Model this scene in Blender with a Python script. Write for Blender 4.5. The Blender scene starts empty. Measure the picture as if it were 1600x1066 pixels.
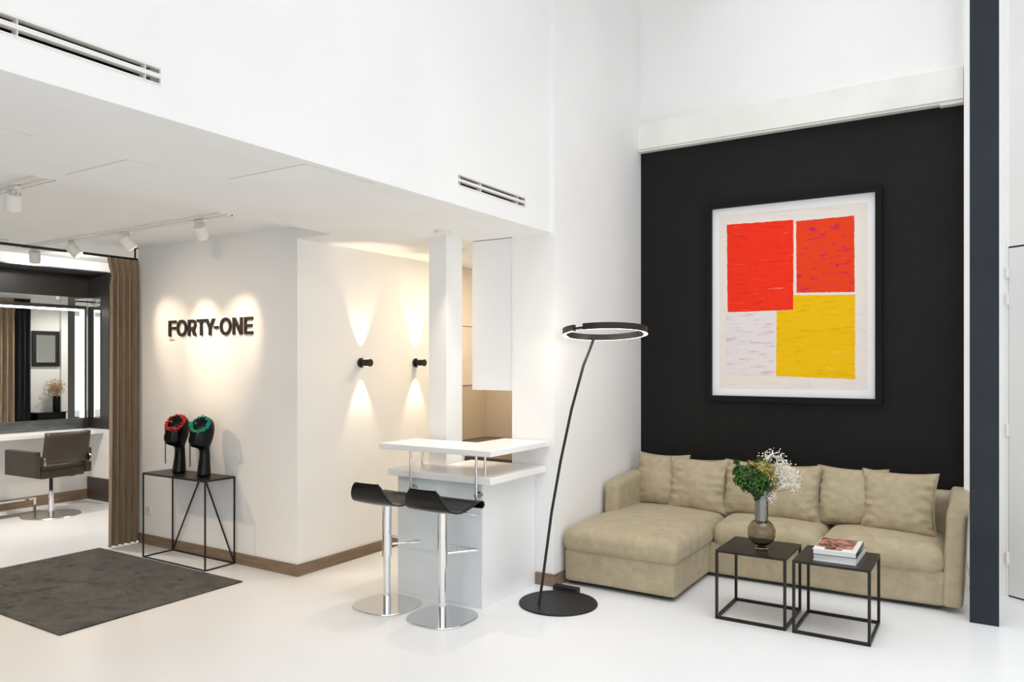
import bpy, bmesh, math, random
from mathutils import Vector, Matrix, noise

# ---------------------------------------------------------------- camera, world, big lights, exposure
scene = bpy.context.scene
COL = scene.collection
YAW = math.atan(745.0 / 1183.0)
cam_data = bpy.data.cameras.new('camera')
cam_data.sensor_width = 36.0
cam_data.lens = 36.0 * 1183.0 / 1600.0
cam_data.shift_y = 34.0 / 1600.0
cam_data.clip_start = 0.05
cam = bpy.data.objects.new('camera', cam_data)
cam.location = (0, 0, 1.6)
cam.rotation_euler = (math.pi / 2, 0, YAW)
COL.objects.link(cam)
scene.camera = cam

world = bpy.data.worlds.new('sky')
scene.world = world
world.use_nodes = True
world.node_tree.nodes['Background'].inputs[0].default_value = (0.93, 0.96, 1.0, 1)
world.node_tree.nodes['Background'].inputs[1].default_value = 0.7

scene.view_settings.view_transform = 'Standard'
scene.view_settings.look = 'None'
scene.view_settings.exposure = 0.0
scene.view_settings.gamma = 1.0
scene.view_settings.use_curve_mapping = False
scene.cycles.use_denoising = True
scene.cycles.max_bounces = 10
scene.cycles.diffuse_bounces = 6
scene.cycles.glossy_bounces = 5
scene.cycles.sample_clamp_indirect = 6.0


def light(name, kind, loc, energy, color=(1, 1, 1), target=None, size=None, size_y=None, spot=None, blend=0.5, radius=0.03):
    d = bpy.data.lights.new(name, kind)
    d.energy = energy
    d.color = color
    if kind == 'AREA':
        d.shape = 'RECTANGLE'
        d.size = size
        d.size_y = size_y
    else:
        d.shadow_soft_size = radius
    if kind == 'SPOT':
        d.spot_size = spot
        d.spot_blend = blend
    o = bpy.data.objects.new(name, d)
    o.location = loc
    if target is not None:
        o.rotation_euler = (Vector(target) - Vector(loc)).to_track_quat('-Z', 'Y').to_euler()
    COL.objects.link(o)
    return o


# daylight coming in through the shop windows behind and to the right of the camera
light('daylight_back', 'AREA', (1.1, -3.92, 2.25), 112, (1.0, 0.985, 0.965), (1.1, 0, 2.25), 6.6, 4.1)
light('daylight_right', 'AREA', (4.66, -0.3, 2.25), 58, (1.0, 0.99, 0.975), (0, -0.3, 2.25), 5.6, 4.1)
# daylight falling through the skylight in the hall ceiling
light('daylight_roof', 'AREA', (0.35, 3.85, 5.28), 88, (0.97, 0.985, 1.0), (0.35, 3.85, 0), 4.2, 4.4).data.spread = math.radians(115)
WARM = (1.0, 0.76, 0.52)
SOFT = (1.0, 0.86, 0.70)


# ---------------------------------------------------------------- helpers
def tag(o, label=None, cat=None, group=None, kind=None):
    if label:
        o['label'] = label
    if cat:
        o['category'] = cat
    if group:
        o['group'] = group
    if kind:
        o['kind'] = kind
    return o


def thing(name, label, cat, loc=(0, 0, 0), rotz=0.0, group=None, kind=None):
    o = bpy.data.objects.new(name, None)
    o.empty_display_size = 0.1
    o.location = loc
    o.rotation_euler = (0, 0, rotz)
    COL.objects.link(o)
    return tag(o, label, cat, group, kind)


class MB:
    """collects shapes, then links them as one mesh object"""

    def __init__(self):
        self.v, self.f = [], []

    def add(self, vs, fs):
        n = len(self.v)
        self.v += [Vector(p) for p in vs]
        self.f += [tuple(i + n for i in f) for f in fs]
        return self

    def box(self, x0, x1, y0, y1, z0, z1):
        vs = [(x, y, z) for z in (z0, z1) for y in (y0, y1) for x in (x0, x1)]
        return self.add(vs, [(0, 2, 3, 1), (4, 5, 7, 6), (0, 1, 5, 4), (2, 6, 7, 3), (0, 4, 6, 2), (1, 3, 7, 5)])

    def cyl(self, p0, p1, r, r1=None, n=20, caps=True):
        p0, p1 = Vector(p0), Vector(p1)
        r1 = r if r1 is None else r1
        d = (p1 - p0).normalized()
        a = d.orthogonal().normalized()
        b = d.cross(a)
        vs = []
        for p, rr in ((p0, r), (p1, r1)):
            for i in range(n):
                t = 2 * math.pi * i / n
                vs.append(p + rr * (math.cos(t) * a + math.sin(t) * b))
        fs = [(i, (i + 1) % n, n + (i + 1) % n, n + i) for i in range(n)]
        if caps:
            fs += [tuple(range(n - 1, -1, -1)), tuple(range(n, 2 * n))]
        return self.add(vs, fs)

    def tube(self, path, r, n=8, closed=False, square=False):
        path = [Vector(p) for p in path]
        m = len(path)
        rings = []
        prev = None
        for i, p in enumerate(path):
            if closed:
                d = (path[(i + 1) % m] - path[i - 1]).normalized()
            elif i == 0:
                d = (path[1] - p).normalized()
            elif i == m - 1:
                d = (p - path[-2]).normalized()
            else:
                d = ((path[i + 1] - p).normalized() + (p - path[i - 1]).normalized()).normalized()
            a = d.orthogonal().normalized() if prev is None else (prev - d * prev.dot(d)).normalized()
            prev = a
            b = d.cross(a)
            rings.append([p + r * (math.cos(2 * math.pi * k / n) * a + math.sin(2 * math.pi * k / n) * b) for k in range(n)])
        vs = [q for ring in rings for q in ring]
        fs = []
        for i in range(m if closed else m - 1):
            j = (i + 1) % m
            fs += [(i * n + k, i * n + (k + 1) % n, j * n + (k + 1) % n, j * n + k) for k in range(n)]
        if not closed:
            fs += [tuple(range(n - 1, -1, -1)), tuple((m - 1) * n + k for k in range(n))]
        return self.add(vs, fs)

    def bar(self, p0, p1, w):
        """square bar"""
        p0, p1 = Vector(p0), Vector(p1)
        d = (p1 - p0).normalized()
        up = Vector((0, 0, 1)) if abs(d.z) < 0.95 else Vector((0, 1, 0))
        a = d.cross(up).normalized() * w / 2
        b = a.cross(d).normalized() * w / 2
        vs = [p + sa * a + sb * b for p in (p0, p1) for sa, sb in ((-1, -1), (1, -1), (1, 1), (-1, 1))]
        return self.add(vs, [(3, 2, 1, 0), (4, 5, 6, 7), (0, 1, 5, 4), (1, 2, 6, 5), (2, 3, 7, 6), (3, 0, 4, 7)])

    def lathe(self, prof, c=(0, 0, 0), n=32):
        c = Vector(c)
        vs, fs = [], []
        m = len(prof)
        for r, z in prof:
            for k in range(n):
                t = 2 * math.pi * k / n
                vs.append(c + Vector((r * math.cos(t), r * math.sin(t), z)))
        for i in range(m - 1):
            for k in range(n):
                k2 = (k + 1) % n
                fs.append((i * n + k, i * n + k2, (i + 1) * n + k2, (i + 1) * n + k))
        if prof[0][0] > 1e-5:
            fs.append(tuple(range(n - 1, -1, -1)))
        if prof[-1][0] > 1e-5:
            fs.append(tuple((m - 1) * n + k for k in range(n)))
        return self.add(vs, fs)

    def loft(self, rings):
        n = len(rings[0])
        vs = [p for ring in rings for p in ring]
        fs = []
        for i in range(len(rings) - 1):
            fs += [(i * n + k, i * n + (k + 1) % n, (i + 1) * n + (k + 1) % n, (i + 1) * n + k) for k in range(n)]
        fs += [tuple(range(n - 1, -1, -1)), tuple((len(rings) - 1) * n + k for k in range(n))]
        return self.add(vs, fs)

    def prism(self, poly, mapf, d0, d1):
        """2-D outline (a, b) pushed from depth d0 to d1; mapf(a, b, d) -> point"""
        n = len(poly)
        vs = [mapf(a, b, d0) for a, b in poly] + [mapf(a, b, d1) for a, b in poly]
        fs = [(i, (i + 1) % n, n + (i + 1) % n, n + i) for i in range(n)]
        fs += [tuple(range(n - 1, -1, -1)), tuple(range(n, 2 * n))]
        return self.add(vs, fs)

    def grid(self, nu, nv, fn):
        vs = [fn(i / nu, j / nv) for j in range(nv + 1) for i in range(nu + 1)]
        fs = [(j * (nu + 1) + i, j * (nu + 1) + i + 1, (j + 1) * (nu + 1) + i + 1, (j + 1) * (nu + 1) + i)
              for j in range(nv) for i in range(nu)]
        return self.add(vs, fs)

    def ball(self, c, r, sub=1, sc=(1, 1, 1)):
        key = sub
        if key not in MB.ICO:
            bm = bmesh.new()
            bmesh.ops.create_icosphere(bm, subdivisions=sub, radius=1)
            bm.verts.index_update()
            MB.ICO[key] = ([v.co.copy() for v in bm.verts], [tuple(v.index for v in f.verts) for f in bm.faces])
            bm.free()
        vs, fs = MB.ICO[key]
        c = Vector(c)
        return self.add([c + Vector((v.x * r * sc[0], v.y * r * sc[1], v.z * r * sc[2])) for v in vs], fs)

    ICO = {}

    def build(self, name, mat, parent=None, world=False, smooth=True, bevel=0.0, seg=2, subsurf=0, weld=0.0, solid=0.0, recalc=True):
        vs = self.v
        loc = Vector((0, 0, 0))
        if parent is None:
            mn = [min(p[i] for p in vs) for i in range(3)]
            mx = [max(p[i] for p in vs) for i in range(3)]
            loc = Vector(((mn[0] + mx[0]) / 2, (mn[1] + mx[1]) / 2, mn[2]))
            vs = [p - loc for p in vs]
        elif world:
            p, off = parent, Vector((0, 0, 0))
            while p is not None:
                off += Vector(p.location)
                p = p.parent
            vs = [q - off for q in vs]
        me = bpy.data.meshes.new(name)
        me.from_pydata([tuple(p) for p in vs], [], self.f)
        if weld or recalc:
            bm = bmesh.new()
            bm.from_mesh(me)
            if weld:
                bmesh.ops.remove_doubles(bm, verts=bm.verts, dist=weld)
            if recalc:
                bmesh.ops.recalc_face_normals(bm, faces=bm.faces)
            bm.to_mesh(me)
            bm.free()
        if smooth:
            me.shade_smooth()
            me.set_sharp_from_angle(angle=math.radians(38))
        me.materials.append(mat)
        o = bpy.data.objects.new(name, me)
        o.location = loc
        COL.objects.link(o)
        if parent is not None:
            o.parent = parent
        if bevel:
            m = o.modifiers.new('bevel', 'BEVEL')
            m.width = bevel
            m.segments = seg
            m.limit_method = 'ANGLE'
        if solid:
            m = o.modifiers.new('solid', 'SOLIDIFY')
            m.thickness = solid
            m.offset = 0
        if subsurf:
            m = o.modifiers.new('sub', 'SUBSURF')
            m.levels = m.render_levels = subsurf
        return o


def copy_tree(o, parent=None, loc=None, rotz=None):
    c = o.copy()
    COL.objects.link(c)
    c.parent = parent
    if loc is not None:
        c.location = loc
    if rotz is not None:
        c.rotation_euler = (0, 0, rotz)
    for ch in [k for k in bpy.data.objects if k.parent == o]:
        copy_tree(ch, c)
    return c


def struct(name, mb, mat, label, cat, parent=None, **kw):
    o = mb.build(name, mat, parent, **kw)
    if parent is None:
        tag(o, label, cat, kind='structure')
    return o


# ---------------------------------------------------------------- materials
def mat(name, color, rough=0.5, metal=0.0, spec=0.5, sheen=0.0, coat=0.0, emit=None, estr=0.0, trans=0.0, ior=1.45, alpha=1.0):
    m = bpy.data.materials.new(name)
    m.use_nodes = True
    b = m.node_tree.nodes['Principled BSDF']
    b.inputs['Base Color'].default_value = (*color, 1)
    b.inputs['Roughness'].default_value = rough
    b.inputs['Metallic'].default_value = metal
    b.inputs['Specular IOR Level'].default_value = spec
    b.inputs['IOR'].default_value = ior
    b.inputs['Sheen Weight'].default_value = sheen
    b.inputs['Coat Weight'].default_value = coat
    b.inputs['Transmission Weight'].default_value = trans
    if emit:
        b.inputs['Emission Color'].default_value = (*emit, 1)
        b.inputs['Emission Strength'].default_value = estr
    return m


def vary(m, c0, c1, scale=(1, 1, 1), nscale=6.0, detail=6.0, lo=0.35, hi=0.65, bump=0.0, bscale=60.0, distort=0.0):
    """noise between two colours, and a fine relief"""
    nt = m.node_tree
    b = nt.nodes['Principled BSDF']
    tc = nt.nodes.new('ShaderNodeTexCoord')
    mp = nt.nodes.new('ShaderNodeMapping')
    mp.inputs['Scale'].default_value = scale
    nt.links.new(tc.outputs['Object'], mp.inputs[0])
    nz = nt.nodes.new('ShaderNodeTexNoise')
    nz.inputs['Scale'].default_value = nscale
    nz.inputs['Detail'].default_value = detail
    nz.inputs['Distortion'].default_value = distort
    nt.links.new(mp.outputs[0], nz.inputs['Vector'])
    rp = nt.nodes.new('ShaderNodeValToRGB')
    rp.color_ramp.elements[0].position = lo
    rp.color_ramp.elements[0].color = (*c0, 1)
    rp.color_ramp.elements[1].position = hi
    rp.color_ramp.elements[1].color = (*c1, 1)
    nt.links.new(nz.outputs['Fac'], rp.inputs[0])
    nt.links.new(rp.outputs[0], b.inputs['Base Color'])
    if bump:
        n2 = nt.nodes.new('ShaderNodeTexNoise')
        n2.inputs['Scale'].default_value = bscale
        n2.inputs['Detail'].default_value = 4
        nt.links.new(mp.outputs[0], n2.inputs['Vector'])
        bp = nt.nodes.new('ShaderNodeBump')
        bp.inputs['Strength'].default_value = bump
        bp.inputs['Distance'].default_value = 0.01
        nt.links.new(n2.outputs['Fac'], bp.inputs['Height'])
        nt.links.new(bp.outputs[0], b.inputs['Normal'])
    return m


M = {}
M['white'] = vary(mat('white_paint', (0.86, 0.86, 0.85), 0.7, spec=0.25), (0.845, 0.845, 0.835), (0.875, 0.875, 0.865), nscale=1.5, bump=0.02, bscale=180)
M['floor'] = vary(mat('white_resin_floor', (0.82, 0.82, 0.82), 0.27, spec=0.45), (0.805, 0.818, 0.83), (0.83, 0.842, 0.855), nscale=0.8)
M['black_wall'] = vary(mat('black_wall_paint', (0.007, 0.007, 0.007), 0.6, spec=0.25), (0.0062, 0.006, 0.0058), (0.0085, 0.0082, 0.008), nscale=1.2, bump=0.03, bscale=120)
M['post'] = vary(mat('slate_post_paint', (0.03, 0.037, 0.045), 0.5, spec=0.25), (0.017, 0.022, 0.029), (0.023, 0.029, 0.036), nscale=3)
M['baseboard'] = vary(mat('brown_oak_baseboard', (0.28, 0.18, 0.10), 0.5), (0.17, 0.12, 0.075), (0.25, 0.175, 0.115), scale=(1, 1, 12), nscale=4, detail=8)
M['beam'] = vary(mat('cream_beam_paint', (0.84, 0.83, 0.79), 0.6), (0.80, 0.79, 0.75), (0.87, 0.86, 0.82), nscale=3, bump=0.15, bscale=25)
M['lacquer'] = mat('white_lacquer', (0.84, 0.85, 0.86), 0.3)
M['solid_surface'] = mat('white_solid_surface', (0.86, 0.86, 0.86), 0.28)
M['chrome'] = mat('chrome', (0.78, 0.78, 0.79), 0.06, metal=1.0)
M['steel'] = vary(mat('brushed_steel', (0.55, 0.54, 0.52), 0.25, metal=1.0), (0.50, 0.49, 0.47), (0.58, 0.57, 0.55), scale=(1, 1, 30), nscale=8)
M['blacksteel'] = vary(mat('blackened_steel', (0.02, 0.018, 0.016), 0.32, spec=0.22), (0.016, 0.014, 0.013), (0.030, 0.027, 0.024), nscale=8, detail=8)
M['darkpanel'] = vary(mat('dark_steel_panel', (0.035, 0.031, 0.027), 0.42, metal=0.2), (0.030, 0.027, 0.023), (0.042, 0.037, 0.032), nscale=2)
M['ledge'] = vary(mat('grey_steel_ledge', (0.16, 0.17, 0.18), 0.28, metal=0.6), (0.13, 0.14, 0.15), (0.20, 0.21, 0.22), scale=(1, 1, 6), nscale=5)
M['matteblack'] = mat('matt_black_metal', (0.010, 0.010, 0.0105), 0.5)
M['glossblack'] = mat('gloss_black', (0.003, 0.003, 0.003), 0.12, spec=0.28)
M['seatblack'] = mat('black_lacquered_seat', (0.004, 0.004, 0.004), 0.14, spec=0.22)
M['seatedge'] = mat('white_seat_edge', (0.55, 0.52, 0.47), 0.4)
M['mirror'] = mat('mirror_glass', (0.88, 0.91, 0.89), 0.0, metal=1.0)
M['splash'] = mat('taupe_splashback', (0.62, 0.53, 0.41), 0.25)
M['hob'] = mat('dark_worktop', (0.085, 0.062, 0.045), 0.22)
M['cream_cab'] = mat('cream_cabinet', (0.80, 0.74, 0.66), 0.4)
M['sofa'] = vary(mat('khaki_velvet', (0.42, 0.36, 0.25), 0.8, spec=0.15, sheen=0.18), (0.375, 0.318, 0.212), (0.465, 0.392, 0.265), nscale=13, detail=10, lo=0.28, hi=0.72, bump=0.22, bscale=26, distort=0.6)
sn = M['sofa'].node_tree
M['sofa'].node_tree.nodes['Principled BSDF'].inputs['Sheen Roughness'].default_value = 0.35
sb = [n for n in sn.nodes if n.type == 'BUMP'][0]
st2 = sn.nodes.new('ShaderNodeTexNoise')
st2.inputs['Scale'].default_value = 5.0
st2.inputs['Detail'].default_value = 2.5
st2.inputs['Distortion'].default_value = 1.6
stc = sn.nodes.new('ShaderNodeTexCoord')
sn.links.new(stc.outputs['Object'], st2.inputs['Vector'])
sb2 = sn.nodes.new('ShaderNodeBump')
sb2.inputs['Strength'].default_value = 0.2
sb2.inputs['Distance'].default_value = 0.03
sn.links.new(st2.outputs['Fac'], sb2.inputs['Height'])
sn.links.new(sb2.outputs[0], sb.inputs['Normal'])
M['curtain'] = vary(mat('brown_curtain_cloth', (0.2, 0.145, 0.09), 0.85, spec=0.1, sheen=0.2), (0.29, 0.21, 0.138), (0.42, 0.31, 0.21), scale=(40, 40, 1.5), nscale=3, bump=0.2, bscale=30)
M['drape'] = mat('black_drape_cloth', (0.012, 0.012, 0.015), 0.8)
M['leather'] = vary(mat('brown_leather', (0.055, 0.04, 0.03), 0.42), (0.048, 0.036, 0.027), (0.066, 0.05, 0.038), nscale=4, bump=0.06, bscale=200)
M['white_plastic'] = mat('white_plastic', (0.82, 0.80, 0.76), 0.4)
M['led'] = mat('led_white', (1, 1, 1), 0.4, emit=(1.0, 0.98, 0.94), estr=9)
M['lampled'] = mat('led_warm', (1, 1, 1), 0.4, emit=(1.0, 0.86, 0.68), estr=4)
M['downled'] = mat('downlight_lens', (1, 1, 1), 0.4, emit=(1.0, 0.9, 0.78), estr=6)
M['spotlens'] = mat('spot_lens', (1, 1, 1), 0.4, emit=(1.0, 0.85, 0.65), estr=2)
M['letter'] = vary(mat('bronze_lettering', (0.018, 0.013, 0.010), 0.4, metal=0.3), (0.014, 0.010, 0.008), (0.028, 0.019, 0.014), nscale=6)
M['rust'] = mat('rust_print', (0.30, 0.14, 0.08), 0.6)
M['ventdark'] = mat('vent_dark', (0.012, 0.011, 0.010), 0.8)
M['ventgrey'] = mat('vent_grey_end', (0.22, 0.23, 0.25), 0.5)
M['seam'] = mat('panel_seam', (0.58, 0.56, 0.54), 0.8)
M['paper'] = vary(mat('book_pages', (0.78, 0.79, 0.80), 0.6), (0.68, 0.70, 0.72), (0.86, 0.87, 0.88), scale=(1, 1, 300), nscale=3)
M['bookwhite'] = mat('white_book_cover', (0.80, 0.80, 0.81), 0.25)
M['bookblue'] = mat('dark_blue_book_cover', (0.02, 0.03, 0.06), 0.3)
M['leaf'] = vary(mat('green_leaf', (0.03, 0.10, 0.012), 0.5), (0.010, 0.042, 0.005), (0.05, 0.135, 0.014), nscale=14)
M['yellowflower'] = vary(mat('yellow_green_blossom', (0.32, 0.27, 0.06), 0.6), (0.24, 0.23, 0.05), (0.45, 0.34, 0.10), nscale=30)
M['whiteflower'] = mat('white_blossom', (0.84, 0.80, 0.74), 0.6)
M['stem'] = mat('green_stem', (0.10, 0.14, 0.04), 0.6)
M['redflower'] = vary(mat('red_cloth_flower', (0.55, 0.015, 0.012), 0.6), (0.35, 0.008, 0.010), (0.75, 0.05, 0.02), nscale=40, lo=0.4, hi=0.6)
M['teal'] = vary(mat('teal_cloth_flower', (0.0, 0.30, 0.16), 0.55), (0.02, 0.36, 0.07), (0.0, 0.24, 0.36), nscale=25, lo=0.4, hi=0.6)
M['pinkflower'] = vary(mat('dried_pink_flower', (0.5, 0.28, 0.2), 0.7), (0.55, 0.30, 0.24), (0.42, 0.33, 0.14), nscale=20)
M['door'] = mat('white_door_paint', (0.80, 0.81, 0.81), 0.4)
M['cable'] = mat('beige_cable', (0.55, 0.49, 0.40), 0.6)
g = mat('smoked_glass', (0.58, 0.54, 0.45), 0.02, trans=1.0, ior=1.45)
M['smoke'] = g
M['frameblack'] = mat('black_frame_wood', (0.005, 0.005, 0.005), 0.6, spec=0.2)
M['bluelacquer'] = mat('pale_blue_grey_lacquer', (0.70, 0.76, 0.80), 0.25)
M['clearglass'] = mat('clear_glass', (0.95, 0.95, 0.93), 0.02, trans=1.0)
M['metalneck'] = mat('smoked_metal_neck', (0.24, 0.23, 0.215), 0.24, metal=1.0)

# rug: worn pile in brown-grey, dark flecks drawn out along the weave
rm = mat('worn_rug', (0.07, 0.065, 0.05), 0.95, spec=0.1, sheen=0.25)
nt = rm.node_tree
b = nt.nodes['Principled BSDF']
tc = nt.nodes.new('ShaderNodeTexCoord')


def noise_node(sc, ns, det, lo, hi, c0, c1):
    mp = nt.nodes.new('ShaderNodeMapping')
    mp.inputs['Scale'].default_value = sc
    nt.links.new(tc.outputs['Object'], mp.inputs[0])
    nz = nt.nodes.new('ShaderNodeTexNoise')
    nz.inputs['Scale'].default_value = ns
    nz.inputs['Detail'].default_value = det
    nz.inputs['Roughness'].default_value = 0.78
    nt.links.new(mp.outputs[0], nz.inputs['Vector'])
    rp = nt.nodes.new('ShaderNodeValToRGB')
    rp.color_ramp.elements[0].position, rp.color_ramp.elements[1].position = lo, hi
    rp.color_ramp.elements[0].color, rp.color_ramp.elements[1].color = (*c0, 1), (*c1, 1)
    nt.links.new(nz.outputs['Fac'], rp.inputs[0])
    return rp, nz


r1, _ = noise_node((1, 1.3, 1), 3.4, 14, 0.38, 0.62, (0.045, 0.042, 0.031), (0.125, 0.112, 0.083))
r2, n2 = noise_node((1.0, 1.2, 1), 4.6, 15, 0.415, 0.47, (0.12, 0.12, 0.12), (1, 1, 1))
mx = nt.nodes.new('ShaderNodeMix')
mx.data_type = 'RGBA'
mx.blend_type = 'MULTIPLY'
mx.inputs[0].default_value = 0.9
nt.links.new(r1.outputs[0], mx.inputs[6])
nt.links.new(r2.outputs[0], mx.inputs[7])
r4, _ = noise_node((1, 1, 1), 34, 6, 0.36, 0.62, (0.45, 0.45, 0.45), (1.0, 1.0, 1.0))
mx2 = nt.nodes.new('ShaderNodeMix')
mx2.data_type = 'RGBA'
mx2.blend_type = 'MULTIPLY'
mx2.inputs[0].default_value = 0.8
nt.links.new(mx.outputs[2], mx2.inputs[6])
nt.links.new(r4.outputs[0], mx2.inputs[7])
nt.links.new(mx2.outputs[2], b.inputs['Base Color'])
r3, n3 = noise_node((1, 1, 1), 220, 3, 0, 1, (0, 0, 0), (1, 1, 1))
bp = nt.nodes.new('ShaderNodeBump')
bp.inputs['Strength'].default_value = 0.5
bp.inputs['Distance'].default_value = 0.01
nt.links.new(n3.outputs['Fac'], bp.inputs['Height'])
nt.links.new(bp.outputs[0], b.inputs['Normal'])
M['rug'] = rm


def brushed(name, c0, c1, c2, seed, streak=(1.2, 1, 9)):
    """a painted field: brushed streaks of three colours"""
    m = mat(name, c0, 0.7, spec=0.15)
    t = m.node_tree
    bb = t.nodes['Principled BSDF']
    tcx = t.nodes.new('ShaderNodeTexCoord')
    mp = t.nodes.new('ShaderNodeMapping')
    mp.inputs['Scale'].default_value = streak
    mp.inputs['Location'].default_value = (seed, seed * 1.7, seed * 0.3)
    t.links.new(tcx.outputs['Object'], mp.inputs[0])
    nz = t.nodes.new('ShaderNodeTexNoise')
    nz.inputs['Scale'].default_value = 5.5
    nz.inputs['Detail'].default_value = 9
    nz.inputs['Roughness'].default_value = 0.65
    t.links.new(mp.outputs[0], nz.inputs['Vector'])
    rp = t.nodes.new('ShaderNodeValToRGB')
    e = rp.color_ramp.elements
    e[0].position, e[0].color = 0.36, (*c1, 1)
    e[1].position, e[1].color = 0.73, (*c2, 1)
    for p, c in ((0.46, c0), (0.63, c0)):
        x = e.new(p)
        x.color = (*c, 1)
    t.links.new(nz.outputs['Fac'], rp.inputs[0])
    t.links.new(rp.outputs[0], bb.inputs['Base Color'])
    bpn = t.nodes.new('ShaderNodeBump')
    bpn.inputs['Strength'].default_value = 0.3
    bpn.inputs['Distance'].default_value = 0.004
    t.links.new(nz.outputs['Fac'], bpn.inputs['Height'])
    t.links.new(bpn.outputs[0], bb.inputs['Normal'])
    return m


M['pred'] = brushed('red_paint_field', (0.86, 0.035, 0.012), (0.74, 0.02, 0.012), (0.90, 0.42, 0.34), 3.1)
M['pcrimson'] = brushed('crimson_orange_paint_field', (0.80, 0.055, 0.012), (0.55, 0.02, 0.085), (0.86, 0.18, 0.012), 7.7, (2.2, 1, 5))
M['pyellow'] = brushed('yellow_paint_field', (0.84, 0.50, 0.004), (0.74, 0.40, 0.004), (0.86, 0.70, 0.25), 1.3)
M['pwhite'] = brushed('pale_lilac_paint_field', (0.76, 0.71, 0.71), (0.70, 0.50, 0.47), (0.80, 0.78, 0.78), 5.2)
M['pground'] = brushed('cream_paper_ground', (0.80, 0.74, 0.68), (0.74, 0.66, 0.58), (0.85, 0.81, 0.77), 9.4)
M['matboard'] = mat('white_mat_board', (0.86, 0.86, 0.87), 0.6)
M['bookcover'] = vary(mat('photo_book_cover', (0.4, 0.14, 0.1), 0.3), (0.035, 0.014, 0.012), (0.62, 0.26, 0.18), nscale=16, detail=5, lo=0.40, hi=0.62, distort=1.2)

# ---------------------------------------------------------------- the room
H_LOW, H_MID, H_SALON, H_TOP = 2.53, 2.62, 2.74, 5.3
XF = -2.65      # face of the bulkhead
XA = -2.627     # face of the alcove's left wall
XS = -4.38      # face of the wall with the sconces
YL = 3.94       # face of the wall with the lettering
YB = 6.33       # black wall
W = M['white']

struct('floor', MB().box(-9.3, 5.0, -4.2, 8.3, -0.12, 0), M['floor'], 'glossy white poured resin floor', 'floor')

# bulkhead above the low ceiling, with two slots for the air vents
V1 = (0.15, 1.715)
V2 = (3.613, 4.378)
VZ = (2.648, 2.716)
mb = MB()
mb.box(-2.85, XF, -4.1, 4.737, H_LOW, VZ[0]).box(-2.85, XF, -4.1, 4.737, VZ[1], H_TOP)
for a, c in ((-4.1, V1[0]), (V1[1], V2[0]), (V2[1], 4.737)):
    mb.box(-2.85, XF, a, c, VZ[0], VZ[1])
struct('wall_bulkhead', mb, W, 'tall white bulkhead wall with two slot vents over the low ceiling', 'wall', smooth=False)

# ceilings
struct('ceiling', MB().box(-4.02, -2.85, -4.1, YL, H_LOW, H_LOW + .3).box(XS, -2.85, YL, 6.6, H_LOW, H_LOW + .3),
       W, 'low white plaster soffit behind the bulkhead and over the bar', 'ceiling', smooth=False)
struct('ceiling', MB().box(-6.45, -4.02, -4.1, YL, H_MID, H_MID + .3), W, 'raised white ceiling field carrying the spotlight tracks', 'ceiling', smooth=False)
struct('ceiling', MB().box(-9.2, -6.45, -4.1, 8.2, H_SALON, H_SALON + .25), W, 'white ceiling above the styling station', 'ceiling', smooth=False)
struct('ceiling', MB().box(-2.85, 5.0, -4.2, 1.6, H_TOP, H_TOP + .1).box(-2.85, 5.0, 6.1, 6.6, H_TOP, H_TOP + .1).box(-2.85, -1.8, 1.6, 6.1, H_TOP, H_TOP + .1).box(2.5, 5.0, 1.6, 6.1, H_TOP, H_TOP + .1), W, 'high white ceiling of the front hall around its skylight', 'ceiling', smooth=False)

# core block: lettering wall on the front, sconce wall on the right, with a notch for wall cabinets
mb = MB().box(-6.42, XS, YL, 5.82, 0, H_MID + .02).box(-6.42, XS, 5.82, 6.45, 0, 1.379).box(-6.42, -4.72, 5.82, 6.45, 1.379, H_LOW)
mb.box(-6.42, -4.72, 6.45, 8.1, 0, H_LOW)
struct('wall_lettering', mb, W, 'warm white wall block carrying the lettering and the sconces', 'wall', smooth=False)
# kitchen back wall
struct('wall_kitchen', MB().box(-4.72, -2.983, 6.45, 6.6, 0, H_LOW), W, 'back wall of the small kitchen recess', 'wall', smooth=False)
# alcove left wall (pier beside the bar)
struct('wall_alcove', MB().box(-2.983, XA, 4.737, 6.6, 0, H_TOP), W, 'white pier wall between the bar and the sofa', 'wall', smooth=False)
# black wall and the white wall above it
struct('wall_back', MB().box(XA, -0.148, YB, 6.6, 0, 3.47), M['black_wall'], 'matt black accent wall behind the sofa', 'wall', smooth=False)
struct('wall_back_upper', MB().box(XA, -0.148, YB, 6.6, 3.47, H_TOP), W, 'white wall above the beam over the black wall', 'wall', smooth=False)
mb = MB().box(XA, -0.152, 6.25, YB, 3.478, 3.712).box(XA, -0.30, 6.262, YB, 3.462, 3.478).box(-0.30, -0.152, 6.262, YB, 3.452, 3.478)
struct('trim_1', mb, M['beam'], 'cream painted beam along the top of the black wall', 'beam', bevel=0.004)
# white wall right of the alcove and the slanted wall with the service door
struct('wall_right', MB().box(-0.148, 0.6, 6.195, 6.6, 0, H_TOP), W, 'narrow white wall strip beside the slate post', 'wall', smooth=False)
A = Vector((0.112, 6.2, 0))
ang = math.radians(-34)
dv = Vector((math.cos(ang), math.sin(ang), 0))
nv = Vector((dv.y, -dv.x, 0))     # towards the room


def slant(a, b_, d):
    return A + dv * a - (-nv) * d + Vector((0, 0, b_))


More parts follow.
